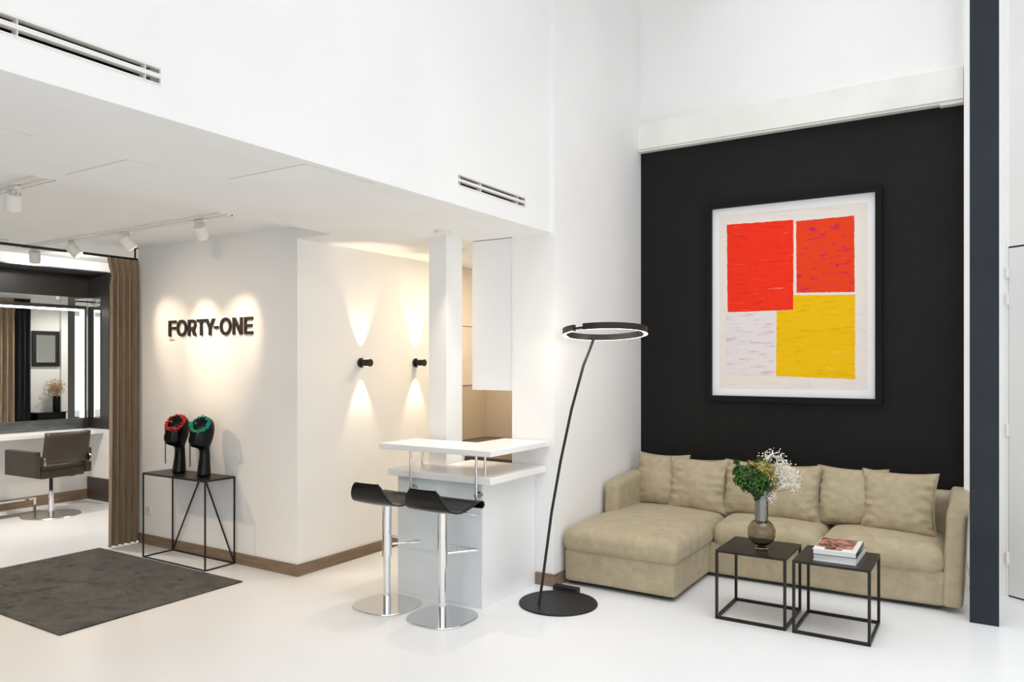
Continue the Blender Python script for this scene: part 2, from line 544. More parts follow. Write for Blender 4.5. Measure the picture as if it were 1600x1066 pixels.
if nv.y > 0:
    nv = -nv
mb = MB().prism([(0, 0), (5.9, 0), (5.9, H_TOP), (0, H_TOP)], slant, 0.0, -0.12)
struct('wall_slanted', mb, W, 'slanted white wall holding the flush service door', 'wall', smooth=False)
d1 = thing('door_1', 'flush white service door with barrel hinges right of the post', 'door', tuple(A), 0, kind='structure')
MB().prism([(0.0, 0.002), (0.92, 0.002), (0.92, 2.395), (0.0, 2.395)], slant, 0.003, 0.001).build('door_gap', M['ventdark'], d1, world=True, smooth=False)
MB().prism([(0.008, 0.012), (0.91, 0.012), (0.91, 2.383), (0.008, 2.383)], slant, 0.006, 0.001).build('door_leaf', M['door'], d1, world=True, smooth=False)
MB().prism([(-0.038, 0.0), (-0.004, 0.0), (-0.004, 2.43), (-0.038, 2.43)], slant, 0.012, 0.0).build('door_jamb', M['door'], d1, world=True, smooth=False)
for z0, z1 in ((2.18, 2.255), (1.995, 2.07), (1.10, 1.18), (0.223, 0.302)):
    p = slant(0.002, 0, 0.014)
    MB().cyl((p.x, p.y, z0), (p.x, p.y, z1), 0.012, n=12).build('hinge', M['door'], d1, world=True)
struct('trim_2', MB().box(-0.10, 0.053, 5.45, 5.60, 0, H_TOP), M['post'], 'slate blue steel post standing in front of the white wall', 'post', bevel=0.002)
# shell behind and beside the camera, with its shop windows
mb = MB().box(-2.75, 5.0, -4.2, -3.98, 0, 0.2).box(-2.75, 5.0, -4.2, -3.98, 4.3, H_TOP).box(-2.75, -2.2, -4.2, -3.98, .2, 4.3).box(4.4, 5.0, -4.2, -3.98, .2, 4.3)
struct('wall_front', mb, W, 'white shop front wall around the large window', 'wall', smooth=False)
mb = MB().box(4.74, 5.0, -4.0, 3.1, 0, .2).box(4.74, 5.0, -4.0, 3.1, 4.3, H_TOP).box(4.74, 5.0, -4.0, -3.1, .2, 4.3).box(4.74, 5.0, 2.5, 3.1, .2, 4.3)
struct('wall_street', mb, W, 'white street side wall around the tall windows', 'wall', smooth=False)
struct('wall_salon', MB().box(-9.2, -9.0, -4.1, 8.2, 0, H_SALON), W, 'white wall behind the styling mirror', 'wall', smooth=False)
struct('wall_left_front', MB().box(-9.2, -2.75, -4.2, -4.0, 0, H_SALON + .1), W, 'white wall closing the low room near the shop front', 'wall', smooth=False)
struct('wall_left_rear', MB().box(-9.2, -6.42, 8.1, 8.3, 0, H_SALON + .1), W, 'white wall at the far end of the salon passage', 'wall', smooth=False)
for i, (x0, x1) in enumerate(((-2.2, 0.0), (0.0, 2.2), (2.2, 4.4))):
    w = MB()
    for a, c, z0, z1 in ((x0, x0 + .06, .2, 4.3), (x1 - .06, x1, .2, 4.3), (x0, x1, .2, .26), (x0, x1, 4.24, 4.3)):
        w.box(a, c, -4.08, -4.0, z0, z1)
    struct('window_%d' % (i + 1), w, M['post'], ['left', 'middle', 'right'][i] + ' slate framed bay of the shop window behind the camera', 'window', smooth=False)

# kitchen column, baseboards
struct('column', MB().box(-3.514, -3.353, 4.425, 4.62, 0, H_LOW), W, 'square white column behind the bar', 'column', smooth=False)
struct('baseboard_lettering', MB().box(-6.40, XS + .014, YL - .014, YL, 0, 0.088), M['baseboard'], 'brown wooden baseboard under the lettering', 'baseboard', bevel=.002)
struct('baseboard_sconces', MB().box(XS, XS + .014, YL, 5.8, 0, 0.088), M['baseboard'], 'brown wooden baseboard under the two sconces', 'baseboard', bevel=.002)
struct('baseboard_alcove', MB().box(-2.775, XA + .014, 4.723, 4.737, 0, 0.088).box(XA, XA + .014, 4.737, 6.3, 0, 0.088), M['baseboard'],
       'brown wooden baseboard around the pier beside the sofa', 'baseboard', bevel=.002)
struct('baseboard_salon', MB().box(-9.0, -8.985, 0.5, 4.885, 0, 0.115), M['baseboard'], 'brown wooden baseboard below the styling shelf', 'baseboard', bevel=.002)

# access panels drawn by their joints in the soffit
for x0, x1, y0, y1, lab in ((-3.255, -2.70, 2.478, 2.95, 'ceiling access panel with a joint close to the bulkhead'),
                            (-3.86, -3.335, 1.99, 2.135, 'small ceiling access panel nearest the raised ceiling field'),
                            (-3.61, -3.31, 1.2, 1.587, 'ceiling access panel at the left edge of the picture')):
    p = thing('trim_3', lab, 'access panel', ((x0 + x1) / 2, (y0 + y1) / 2, H_LOW - .004), kind='structure')
    MB().box(x0, x1, y0, y1, H_LOW - .0016, H_LOW + .0005).build('joint', M['seam'], p, world=True, smooth=False)
    MB().box(x0 + .0025, x1 - .0025, y0 + .0025, y1 - .0025, H_LOW - .003, H_LOW + .0005).build('panel', W, p, world=True, smooth=False)

# ---------------------------------------------------------------- soft shapes
def soft_box(x0, x1, y0, y1, z0, z1, r, crown=0.0, n=14, wob=0.006, seed=0.0, sag=0.0):
    """upholstered block: rounded box, domed top, slightly uneven"""
    cx, cy, cz = (x0 + x1) / 2, (y0 + y1) / 2, (z0 + z1) / 2
    hx, hy, hz = (x1 - x0) / 2, (y1 - y0) / 2, (z1 - z0) / 2
    out = MB()

    def place(p):
        q = Vector((max(-hx + r, min(hx - r, p.x)), max(-hy + r, min(hy - r, p.y)), max(-hz + r, min(hz - r, p.z))))
        d = p - q
        if d.length > 1e-9:
            q = q + d.normalized() * r
        u, v = q.x / hx, q.y / hy
        if q.z > 0:
            q.z += crown * max(0, 1 - u * u) ** .7 * max(0, 1 - v * v) ** .7 * (q.z / hz)
        w = Vector((cx, cy, cz)) + q
        k = noise.noise_vector(w * 3.1 + Vector((seed, seed, 0)))
        k2 = noise.noise_vector(w * 9.0 + Vector((seed, 0, seed)))
        return w + k * wob + k2 * wob * .35
    step = [(-1 + 2 * i / n) for i in range(n + 1)]
    # finer near the edges so that the rounding holds
    step = [math.copysign(abs(t) ** .72, t) for t in step]
    for ax in range(3):
        for s in (-1, 1):
            def fn(u, v, ax=ax, s=s):
                a, b_ = step[round(u * n)], step[round(v * n)]
                h = (hx, hy, hz)
                p = [0, 0, 0]
                p[ax] = s * h[ax]
                p[(ax + 1) % 3] = a * h[(ax + 1) % 3]
                p[(ax + 2) % 3] = b_ * h[(ax + 2) % 3]
                return place(Vector(p))
            out.grid(n, n, fn)
    return out


KP = .10


def pillow(w, h, t, seed, n=40):
    """knife-edge cushion in the local x (width) / z (height) plane, standing on z = 0"""
    mb = MB()
    rnd = random.Random(seed)
    ph = [rnd.uniform(0, 6) for _ in range(4)]
    for s in (-1, 1):
        def fn(a, b_, s=s):
            u, v = 2 * a - 1, 2 * b_ - 1
            x = w / 2 * u * (1 - KP * (1 - v * v))
            z = h / 2 * v * (1 - KP * (1 - u * u))
            e = max(0.0, (1 - u * u)) * max(0.0, (1 - v * v))
            d = t / 2 * e ** .40 * (1.0 - .14 * v)
            # gathers running in from the side seams, a few soft folds across
            near = math.exp(-(1 - abs(u)) / .30)
            g = math.sin(z * (78 if u > 0 else 88) + ph[0] + 5 * noise.noise(Vector((u * 2.0, z * 6, seed))))
            g = (g if g > 0 else g * .4) * .5 + noise.noise(Vector((u * 3.0, z * 26, seed + 9.0)))
            d += g * .024 * near * min(1.0, e ** .3 * 1.8)
            nb = math.exp(-(1 + v) / .30)
            d += math.sin(x * 60 + ph[1] + 3 * noise.noise(Vector((x * 6, v, seed)))) * .007 * nb * min(1.0, e ** .3 * 1.8)
            d += noise.noise(Vector((x * 4.2, z * 4.2, seed * 7.3 + s))) * .022 * e ** .35
            z += noise.noise(Vector((x * 5, seed * 3.0, 1.0))) * .010
            return Vector((x, s * max(d, 0.0) if e > 1e-9 else 0.0, z + h / 2))
        mb.grid(n, n, fn)
    return mb


# ---------------------------------------------------------------- sofa
SX0, SX1 = -2.615, -0.130
sofa = thing('corner_sofa', 'khaki velvet corner sofa with a chaise against the black wall', 'sofa', (-1.4, 5.7, 0))
S = M['sofa']
soft_box(-2.60, -1.765, 4.83, 5.60, 0.026, 0.262, .028, wob=.005, seed=1).build('chaise_base', S, sofa, world=True, weld=.001)
soft_box(-2.595, -0.21, 5.585, 6.28, 0.026, 0.262, .028, wob=.005, seed=2, n=22).build('seat_base', S, sofa, world=True, weld=.001)
soft_box(-2.612, -1.745, 4.805, 6.16, 0.235, 0.405, .068, crown=.05, wob=.004, seed=3, n=24).build('chaise_cushion', S, sofa, world=True, weld=.001)
soft_box(-1.752, -0.985, 5.555, 6.16, 0.235, 0.405, .075, crown=.042, wob=.0055, seed=4, n=22).build('seat_cushion', S, sofa, world=True, weld=.001)
soft_box(-0.995, -0.235, 5.55, 6.16, 0.232, 0.402, .075, crown=.042, wob=.0055, seed=5, n=22).build('seat_cushion', S, sofa, world=True, weld=.001)


def arm(x0, x1, y0, y1, zf, zb, seed, lean):
    mb = soft_box(x0, x1, y0, y1, 0.035, 1.0, .034, wob=.006, seed=seed, n=18)
    for p in mb.v:
        k = (p.y - y0) / (y1 - y0)
        top = zf + (zb - zf) * max(0, min(1, k)) ** .8
        f = (p.z - 0.035) / (1.0 - 0.035)
        p.z = 0.035 + f * (top - 0.035) if f < .9 else 0.035 + .9 * (top - .035) + (f - .9) / .1 * (top - .035) * .1
        p.x += lean * (p.z - .3) * .35
    return mb


arm(-0.245, -0.125, 5.565, 6.29, 0.635, 0.72, 6, .12).build('armrest', S, sofa, world=True, weld=.001)
arm(-2.600, -2.475, 5.50, 6.29, 0.645, 0.70, 7, 0).build('armrest', S, sofa, world=True, weld=.001)
bk = soft_box(-2.60, -0.15, 6.14, 6.315, 0.035, 0.685, .05, wob=.006, seed=8, n=20)
bk.build('backrest', S, sofa, world=True, weld=.001)
for x, y in ((-2.50, 4.96), (-1.88, 4.96), (-0.33, 5.72), (-0.28, 6.2), (-2.5, 6.2), (-1.9, 5.5)):
    MB().box(x - .035, x + .035, y - .035, y + .035, 0, .055).build('foot', M['matteblack'], sofa, world=True, smooth=False)
# dark fill under the skirt, standing in for the shadow gap
MB().box(-2.58, -1.80, 4.87, 5.6, .012, .05).box(-2.58, -.26, 5.62, 6.26, .012, .05).build('underside_shade', M['matteblack'], sofa, world=True, smooth=False)

# six loose cushions leaning on the backrest, from the pier to the right arm
CU = [(-2.325, 5.985, .470, .455, -4, 'first khaki velvet cushion from the pier, in the chaise corner'),
      (-1.985, 5.925, .490, .445, 2, 'second khaki velvet cushion from the pier, overlapping its neighbour'),
      (-1.545, 5.945, .490, .445, -2, 'third khaki velvet cushion from the pier, left behind the vase'),
      (-1.285, 5.905, .480, .445, 3, 'fourth khaki velvet cushion from the pier, right behind the vase'),
      (-0.855, 5.965, .490, .445, -3, 'fifth khaki velvet cushion from the pier, half covered by the last'),
      (-0.540, 5.885, .490, .450, -5, 'last khaki velvet cushion, leaning beside the right armrest')]
for i, (x, y, w, h, rz, lab) in enumerate(CU):
    c = thing('throw_cushion', lab, 'cushion', (x, y, .395 if i < 2 else .398), math.radians(rz), 'cushions along the sofa back')
    p = pillow(w, h, .22, i + 1)
    p.build('cover', S, c, weld=.0012)
    k = KP
    pts = []
    for s in range(4):
        for j in range(14):
            t = -1 + 2 * j / 14
            u, v = ((t, -1), (1, t), (-t, 1), (-1, -t))[s]
            pts.append((w / 2 * u * (1 - k * (1 - v * v)), 0, h / 2 * v * (1 - k * (1 - u * u)) + h / 2))
    MB().tube(pts, .0035, 5, closed=True).build('piping', S, c)
    c.rotation_euler = (math.radians(-13), 0, math.radians(rz))

# ---------------------------------------------------------------- painting
PX0, PX1, PZ0, PZ1 = -2.020, -0.678, 1.280, 2.938
art = thing('framed_painting', 'abstract painting of red, orange and yellow blocks in a black frame', 'painting', ((PX0 + PX1) / 2, 6.3, PZ0))
F = .046
mb = MB()
for a in ((PX0, PX1, PZ0, PZ0 + F), (PX0, PX1, PZ1 - F, PZ1), (PX0, PX0 + F, PZ0 + F, PZ1 - F), (PX1 - F, PX1, PZ0 + F, PZ1 - F)):
    mb.box(a[0], a[1], 6.275, 6.329, a[2], a[3])
mb.build('frame', M['frameblack'], art, world=True, smooth=False)
MB().box(PX0 + F, PX1 - F, 6.312, 6.328, PZ0 + F, PZ1 - F).build('mat_board', M['matboard'], art, world=True, smooth=False)


def painted(name, pts, m, y, jag, seed, parent):
    rnd = random.Random(seed)
    poly = []
    for i in range(len(pts)):
        a, c = pts[i], pts[(i + 1) % len(pts)]
        n = 26
        for j in range(n):
            t = j / n
            s = 0 if j == 0 else jag
            poly.append((a[0] + (c[0] - a[0]) * t + rnd.uniform(-s, s), a[1] + (c[1] - a[1]) * t + rnd.uniform(-s, s)))
    return MB().prism(poly, lambda a, c, d: Vector((a, d, c)), y, 6.313).build(name, m, parent, world=True, smooth=False)


IW, IH = PX1 - PX0 - 2 * F, PZ1 - PZ0 - 2 * F


def P(u, v):     # fractions of the white mat, v from the top
    return (PX0 + F + u * IW, PZ1 - F - v * IH)


paper = painted('paper', [P(.045, .035), P(.955, .045), P(.952, .955), P(.048, .96)], M['pground'], 6.3105, .003, 1, art)
painted('red_field', [P(.098, .088), P(.523, .097), P(.523, .555), P(.103, .555)], M['pred'], 6.3090, .002, 2, paper)
painted('crimson_field', [P(.540, .105), P(.880, .105), P(.883, .478), P(.543, .468)], M['pcrimson'], 6.3090, .002, 3, paper)
painted('yellow_field', [P(.523, .480), P(.885, .492), P(.885, .905), P(.415, .893), P(.42, .558), P(.523, .557)], M['pyellow'], 6.3090, .002, 4, paper)
painted('pale_field', [P(.092, .562), P(.412, .562), P(.405, .892), P(.092, .885)], M['pwhite'], 6.3092, .002, 5, paper)

# ---------------------------------------------------------------- side tables with vase, flowers and books
def side_table(x0, x1, y0, y1, label):
    t = thing('side_table', label, 'side table', ((x0 + x1) / 2, (y0 + y1) / 2, 0), group='pair of black side tables')
    w = .016
    MB().box(x0, x1, y0, y1, .416, .430).build('table_top', M['blacksteel'], t, world=True, bevel=.0015)
    for x in (x0 + w / 2, x1 - w / 2):
        for y in (y0 + w / 2, y1 - w / 2):
            MB().box(x - w / 2, x + w / 2, y - w / 2, y + w / 2, .0, .416).build('leg', M['blacksteel'], t, world=True, smooth=False)
    h = .024
    for a in ((x0 + w, x1 - w, y0, y0 + w), (x0 + w, x1 - w, y1 - w, y1), (x0, x0 + w, y0 + w, y1 - w), (x1 - w, x1, y0 + w, y1 - w)):
        MB().box(a[0], a[1], a[2], a[3], 0, h * .75).build('floor_rail', M['blacksteel'], t, world=True, smooth=False)
    return t


side_table(-1.448, -1.022, 4.683, 5.126, 'black steel cube side table carrying the vase')
side_table(-0.986, -0.562, 4.678, 5.125, 'black steel cube side table carrying the books')

vx, vy = -1.210, 4.868
vase = thing('vase', 'smoked glass globe vase with a metal neck holding flowers', 'vase', (vx, vy, .430))
MB().lathe([(.030, .0), (.038, .002), (.040, .010), (.034, .018), (.0, .019)], n=32).build('foot', M['clearglass'], vase)
prof = []
for i in range(15):
    t = -math.pi / 2 * .93 + i / 14 * (math.pi / 2 * .93 + math.asin(.90))
    prof.append((.084 * math.cos(t) + .002, .104 + .086 * math.sin(t)))
inner = [(max(.0, r - .004), z + (.004 if k < 4 else 0)) for k, (r, z) in enumerate(prof)]
MB().lathe([(0, .019)] + prof + list(reversed(inner)) + [(0, .024)], n=48).build('globe', M['smoke'], vase)
MB().lathe([(.0, .190), (.036, .190), (.039, .165), (.0402, .20), (.0402, .372), (.037, .374), (.036, .30), (.0, .30)], n=40).build('neck', M['metalneck'], vase)

random.seed(4)
bouq = thing('bouquet', 'bunch of green, yellow and small white flowers in the vase', 'flowers', (vx, vy, .735))


def leaves(n, center, rad, size, seed, jitter=.35, filled=.55):
    rnd = random.Random(seed)
    mb = MB()
    for _ in range(n):
        d = Vector((rnd.gauss(0, 1), rnd.gauss(0, 1), rnd.gauss(0, 1))).normalized()
        k = filled + (1 - filled) * rnd.random()
        p = Vector(center) + Vector((d.x * rad[0], d.y * rad[1], d.z * rad[2])) * k
        a = (d + Vector((rnd.uniform(-1, 1), rnd.uniform(-1, 1), rnd.uniform(-1, 1))) * jitter * 2).normalized()
        b_ = a.orthogonal().normalized()
        b_ = Matrix.Rotation(rnd.random() * 6.28, 3, a) @ b_
        c = a.cross(b_)
        s = size * rnd.uniform(.6, 1.2)
        mb.add([p - b_ * s, p - c * s * .5 + a * s * .18, p + b_ * s, p + c * s * .5 + a * s * .18], [(0, 1, 2), (0, 2, 3)])
    return mb


def stuff(o):
    o['kind'] = 'stuff'
    return o


# camera right / away directions on the floor plan
CR = Vector((math.cos(YAW), math.sin(YAW), 0))
CF = Vector((-math.sin(YAW), math.cos(YAW), 0))


def off(r, u, f=0.0):
    return Vector((0, 0, u)) + CR * r + CF * f


g1 = leaves(900, off(-.075, .135, -.02), (.085, .085, .088), .016, 11)
for p, r, n in ((off(-.135, .175, .0), .05, 260), (off(-.04, .075, -.03), .052, 300), (off(-.01, .13, -.05), .05, 260), (off(-.15, .13, -.02), .035, 120),
                (off(-.02, .03, -.01), .035, 160), (off(-.005, .235, .04), .03, 80), (off(-.15, .235, .03), .018, 40)):
    m2 = leaves(n, p, (r, r, r), .015, int(r * 1000) + n)
    g1.add(m2.v, m2.f)
stuff(g1.build('green_foliage', M['leaf'], bouq, smooth=False, recalc=False))
y1 = leaves(800, off(.0, .195, -.015), (.082, .062, .055), .010, 21)
for p, r, n in ((off(.055, .145, -.02), .048, 320), (off(-.065, .215, .02), .035, 140), (off(.065, .09, .02), .03, 120)):
    m2 = leaves(n, p, (r, r, r), .009, n)
    y1.add(m2.v, m2.f)
stuff(y1.build('yellow_blossom', M['yellowflower'], bouq, smooth=False, recalc=False))
rnd = random.Random(8)
wb, ws = MB(), MB()
for _ in range(42):
    t = rnd.uniform(0, 1)
    tip = off(rnd.uniform(.02, .21), 0, rnd.uniform(-.05, .09))
    r = tip.dot(CR)
    tip.z = rnd.uniform(.02, .285) if r < .12 else rnd.uniform(.06, .235)
    if r > .17:
        tip.z = rnd.uniform(.08, .19)
    ws.tube([(0, 0, -.03), tip * .5 + Vector((0, 0, .015)), tip], .0011, 4)
    for _k in range(26):
        q = tip + Vector((rnd.gauss(0, .018), rnd.gauss(0, .018), rnd.gauss(0, .018)))
        wb.ball(q, rnd.uniform(.0028, .0052), 1)
stuff(wb.build('white_blossom', M['whiteflower'], bouq, smooth=False, recalc=False))
stuff(ws.build('stems', M['stem'], bouq, recalc=False))

# books: axis-aligned quad on the right table
bz = .430
bk1 = thing('book', 'thick white book at the bottom of the pile on the right table', 'book', (-.762, 4.918, bz), math.radians(-1), 'books on the side table')
MB().box(-.118, .118, -.172, .172, 0, .003).box(-.118, .118, -.172, .172, .037, .040).box(.115, .118, -.172, .172, 0, .04).build('cover', M['bookwhite'], bk1, smooth=False)
MB().box(-.113, .115, -.168, .168, .003, .037).build('pages', M['paper'], bk1, smooth=False)
bk2 = thing('book', 'picture book with a red and brown photo cover lying on top', 'book', (-.765, 4.915, bz + .04), math.radians(1), 'books on the side table')
MB().box(-.122, .118, -.175, .172, 0, .003).box(.115, .118, -.175, .172, 0, .03).build('cover_back', M['bookblue'], bk2, smooth=False)
MB().box(-.117, .115, -.171, .168, .003, .027).build('pages', M['paper'], bk2, smooth=False)
cv = MB().box(-.122, .118, -.175, .172, .027, .030).build('cover_front', M['bookwhite'], bk2, smooth=False)
MB().box(-.118, .086, -.150, .168, .0300, .0306).build('cover_photo', M['bookcover'], cv, smooth=False)
for a, c in ((-.118, -.06), (.035, .10)):
    MB().box(a, c, -.171, -.10, .0306, .0309).build('cover_print', M['paper'], cv, smooth=False)

# ---------------------------------------------------------------- floor lamp
lamp = thing('floor_lamp', 'tall black floor lamp with a glowing ring head beside the pier', 'lamp', (-2.420, 4.418, 0))
MB().lathe([(.26, 0), (.262, .004), (.258, .012), (.0, .0125)], n=64).build('base', M['matteblack'], lamp)
path = [(-2.494, 4.29, .01), (-2.476, 4.31, .181), (-2.437, 4.36, .618), (-2.402, 4.42, .951), (-2.358, 4.49, 1.288), (-2.308, 4.57, 1.587), (-2.28, 4.61, 1.695), (-2.262, 4.645, 1.782)]
MB().tube(path, .0095, 12).build('stem', M['matteblack'], lamp, world=True)
RC = Vector((-2.10, 4.46, 1.795))
RR = .262


def ringpt(t, r, z):
    # angle measured from camera right, turning away from the camera; the head dips slightly to the far side
    d = CR * math.cos(t) + CF * math.sin(t)
    return RC + d * r + Vector((0, 0, z - .028 * math.sin(t)))


hm, lm, tm = MB(), MB(), MB()
N = 72
t0, t1 = math.radians(-143), math.radians(-143 - 344)
angs = [t0 + (t1 - t0) * i / N for i in range(N + 1)]
rings = [[ringpt(t, RR - .011, -.014), ringpt(t, RR + .011, -.014), ringpt(t, RR + .011, .026), ringpt(t, RR - .011, .026)] for t in angs]
hm.loft(rings)
hd = hm.build('ring_head', M['matteblack'], lamp, world=True)
rings = [[ringpt(t, RR + .004, -.0150), ringpt(t, RR + .010, -.0150), ringpt(t, RR + .010, -.0135), ringpt(t, RR + .004, -.0135)] for t in angs]
MB().loft(rings).build('led_strip', M['lampled'], hd, world=True)
angs2 = [math.radians(-143 + 16 * i / 8) for i in range(9)]
rings = [[ringpt(t, RR - .006, -.006), ringpt(t, RR + .006, -.006), ringpt(t, RR + .006, .008), ringpt(t, RR - .006, .008)] for t in angs2]
MB().loft(rings).build('ring_joint', M['matteblack'], hd, world=True)
MB().tube([(-2.262, 4.645, 1.775), tuple(ringpt(math.radians(110), RR, -.002))], .010, 10).build('stem_joint', M['matteblack'], lamp, world=True)
for t in (150, 210, 0):
    q = ringpt(math.radians(t), RR + .005, -.03)
    light('lamp_glow', 'POINT', q, 3.2, (1.0, .88, .72), radius=.02)
ad = MB().box(-2.60, -2.41, 4.665, 4.72, 0, .035)
tag(ad.build('power_adapter', M['matteblack'], bevel=.004), 'flat black power box on the floor between lamp and sofa', 'power box')
# plug lead of the lamp along the pier
tag(MB().tube([(-.137, 6.17, .30), (-.128, 6.165, .19), (-.108, 6.15, .10), (-.112, 6.14, .02)], .004, 6).build('cable', M['cable']),
    'thin beige cable hanging down behind the slate post', 'cable')

# ---------------------------------------------------------------- bar counter
body = thing('bar_counter', 'white lacquered bar counter cabinet behind the two stools', 'counter', (-3.12, 4.4, 0))
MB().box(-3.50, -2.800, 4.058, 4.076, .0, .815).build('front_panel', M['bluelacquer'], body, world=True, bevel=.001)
MB().box(-2.798, -2.780, 4.058, 4.735, .0, .815).build('side_panel', M['lacquer'], body, world=True, bevel=.001)
MB().box(-3.50, -3.482, 4.077, 4.40, .0, .815).build('side_panel', M['lacquer'], body, world=True, bevel=.001)
wt = MB().prism([(-3.555, 4.012), (-2.690, 4.012), (-2.690, 4.730), (-3.345, 4.730), (-3.345, 4.42), (-3.555, 4.42)], lambda a, b_, d: Vector((a, b_, d)), .815, .860)
tag(wt.build('worktop', M['solid_surface'], bevel=.003), 'thick white lower worktop lying on the bar cabinet', 'worktop')
bar = thing('raised_bar_top', 'white L-shaped raised bar top standing on slim chrome posts', 'bar top', (-3.12, 4.2, .717))
mb = MB().prism([(-3.598, 3.972), (-2.660, 3.972), (-2.660, 4.732), (-3.045, 4.732), (-3.045, 4.375), (-3.598, 4.375)], lambda a, b_, d: Vector((a, b_, d)), 1.002, 1.040)
mb.build('bar_slab', M['solid_surface'], bar, world=True, bevel=.003)
for x in (-3.330, -2.786):
    po = MB().cyl((x, 3.993, .717), (x, 3.993, 1.003), .0085, n=14).build('post', M['chrome'], bar, world=True)
    MB().cyl((x - .004, 3.993, .742), (x - .004, 4.057, .742), .013, n=16).cyl((x - .016, 4.040, .745), (x - .016, 4.058, .745), .021, n=24).build('fixing', M['steel'], po, world=True)
for x, y in ((-3.359, 4.155), (-2.800, 4.115)):
    MB().cyl((x, y, .860), (x, y, 1.003), .0085, n=14).cyl((x, y, .860), (x, y, .868), .014, n=14).build('post', M['chrome'], bar, world=True)

# kitchen recess: hanging cabinet, wall cabinets, splashback, dark worktop
hc = thing('hanging_cabinet', 'tall white hanging cabinet between column and pier', 'cabinet', (-3.17, 4.92, 1.395))
MB().box(-3.345, -2.985, 4.762, 5.08, 1.395, 2.526).build('body', M['lacquer'], hc, world=True, smooth=False)
MB().box(-3.348, -2.986, 4.744, 4.760, 1.393, 2.525).build('door', M['lacquer'], hc, world=True, bevel=.001)
for i, (z0, z1, lab) in enumerate(((1.379, 1.954, 'lower cream wall cabinet in the kitchen recess'), (1.958, 2.528, 'upper cream wall cabinet under the kitchen ceiling'))):
    k = thing('wall_cabinet', lab, 'cabinet', (-4.54, 6.13, z0), group='cream kitchen wall cabinets')
    MB().box(-4.715, -4.376, 5.822, 6.445, z0 + .002, z1).build('body', M['cream_cab'], k, world=True, smooth=False)
    MB().box(-4.374, -4.356, 5.822, 6.445, z0 + .002, z1).build('door', M['cream_cab'], k, world=True, bevel=.001)
sp = thing('splashback', 'taupe glass splashback turning the kitchen corner', 'splashback', (-4.0, 6.43, .84))
MB().box(-4.379, -4.370, 5.82, 6.449, .842, 1.378).build('side_sheet', M['splash'], sp, world=True, smooth=False)
MB().box(-4.369, -2.985, 6.440, 6.449, .842, 1.75).build('back_sheet', M['splash'], sp, world=True, smooth=False)
kc = thing('kitchen_unit', 'dark topped kitchen base unit behind the bar', 'cabinet', (-3.7, 5.6, 0))
MB().prism([(-3.62, 5.02), (-2.985, 5.02), (-2.985, 6.438), (-4.368, 6.438), (-4.368, 5.82), (-3.62, 5.82)], lambda a, b_, d: Vector((a, b_, d)), .80, .838).build('worktop', M['hob'], kc, world=True, bevel=.002)
MB().box(-3.61, -2.99, 5.06, 6.43, 0, .80).box(-4.36, -3.61, 5.84, 6.43, 0, .80).build('body', M['lacquer'], kc, world=True, smooth=False)
MB().cyl((-3.13, 5.02, .77), (-3.13, 5.05, .77), .014, n=14).build('knob', M['chrome'], kc, world=True)
MB().box(-3.61, -2.99, 5.035, 5.06, .745, .80).build('control_panel', M['hob'], kc, world=True, smooth=False)

dl = thing('downlight', 'round recessed downlight in the soffit above the bar', 'downlight', (-3.262, 4.262, H_LOW - .02))
MB().lathe([(.036, .0), (.056, .0), (.058, .004), (.052, .020), (.036, .020)], n=32).build('trim_ring', M['white_plastic'], dl)
MB().lathe([(.0, .002), (.035, .002), (.035, .006), (.0, .006)], n=28).build('lens', M['downled'], dl)
light('downlight_beam', 'SPOT', (-3.262, 4.262, H_LOW - .03), 40, SOFT, (-3.08, 4.18, 0), spot=math.radians(64), blend=1.0, radius=.03)
# second recessed lamp of the kitchen, behind the column
dl2 = copy_tree(dl, None, (-3.70, 5.05, H_LOW - .02))
dl2['label'] = 'round recessed downlight inside the kitchen behind the column'
light('kitchen_beam', 'AREA', (-3.55, 5.5, H_LOW - .03), 15, (1.0, .80, .57), (-3.55, 5.5, 0), .35, .35)

# ---------------------------------------------------------------- bar stools
def squircle(r, n=64, e=2.8):
    out = []
    for i in range(n):
        t = 2 * math.pi * i / n
        c_, s_ = math.cos(t), math.sin(t)
        k = (abs(c_) ** e + abs(s_) ** e) ** (-1 / e)
        out.append((r * k * c_, r * k * s_))
    return out


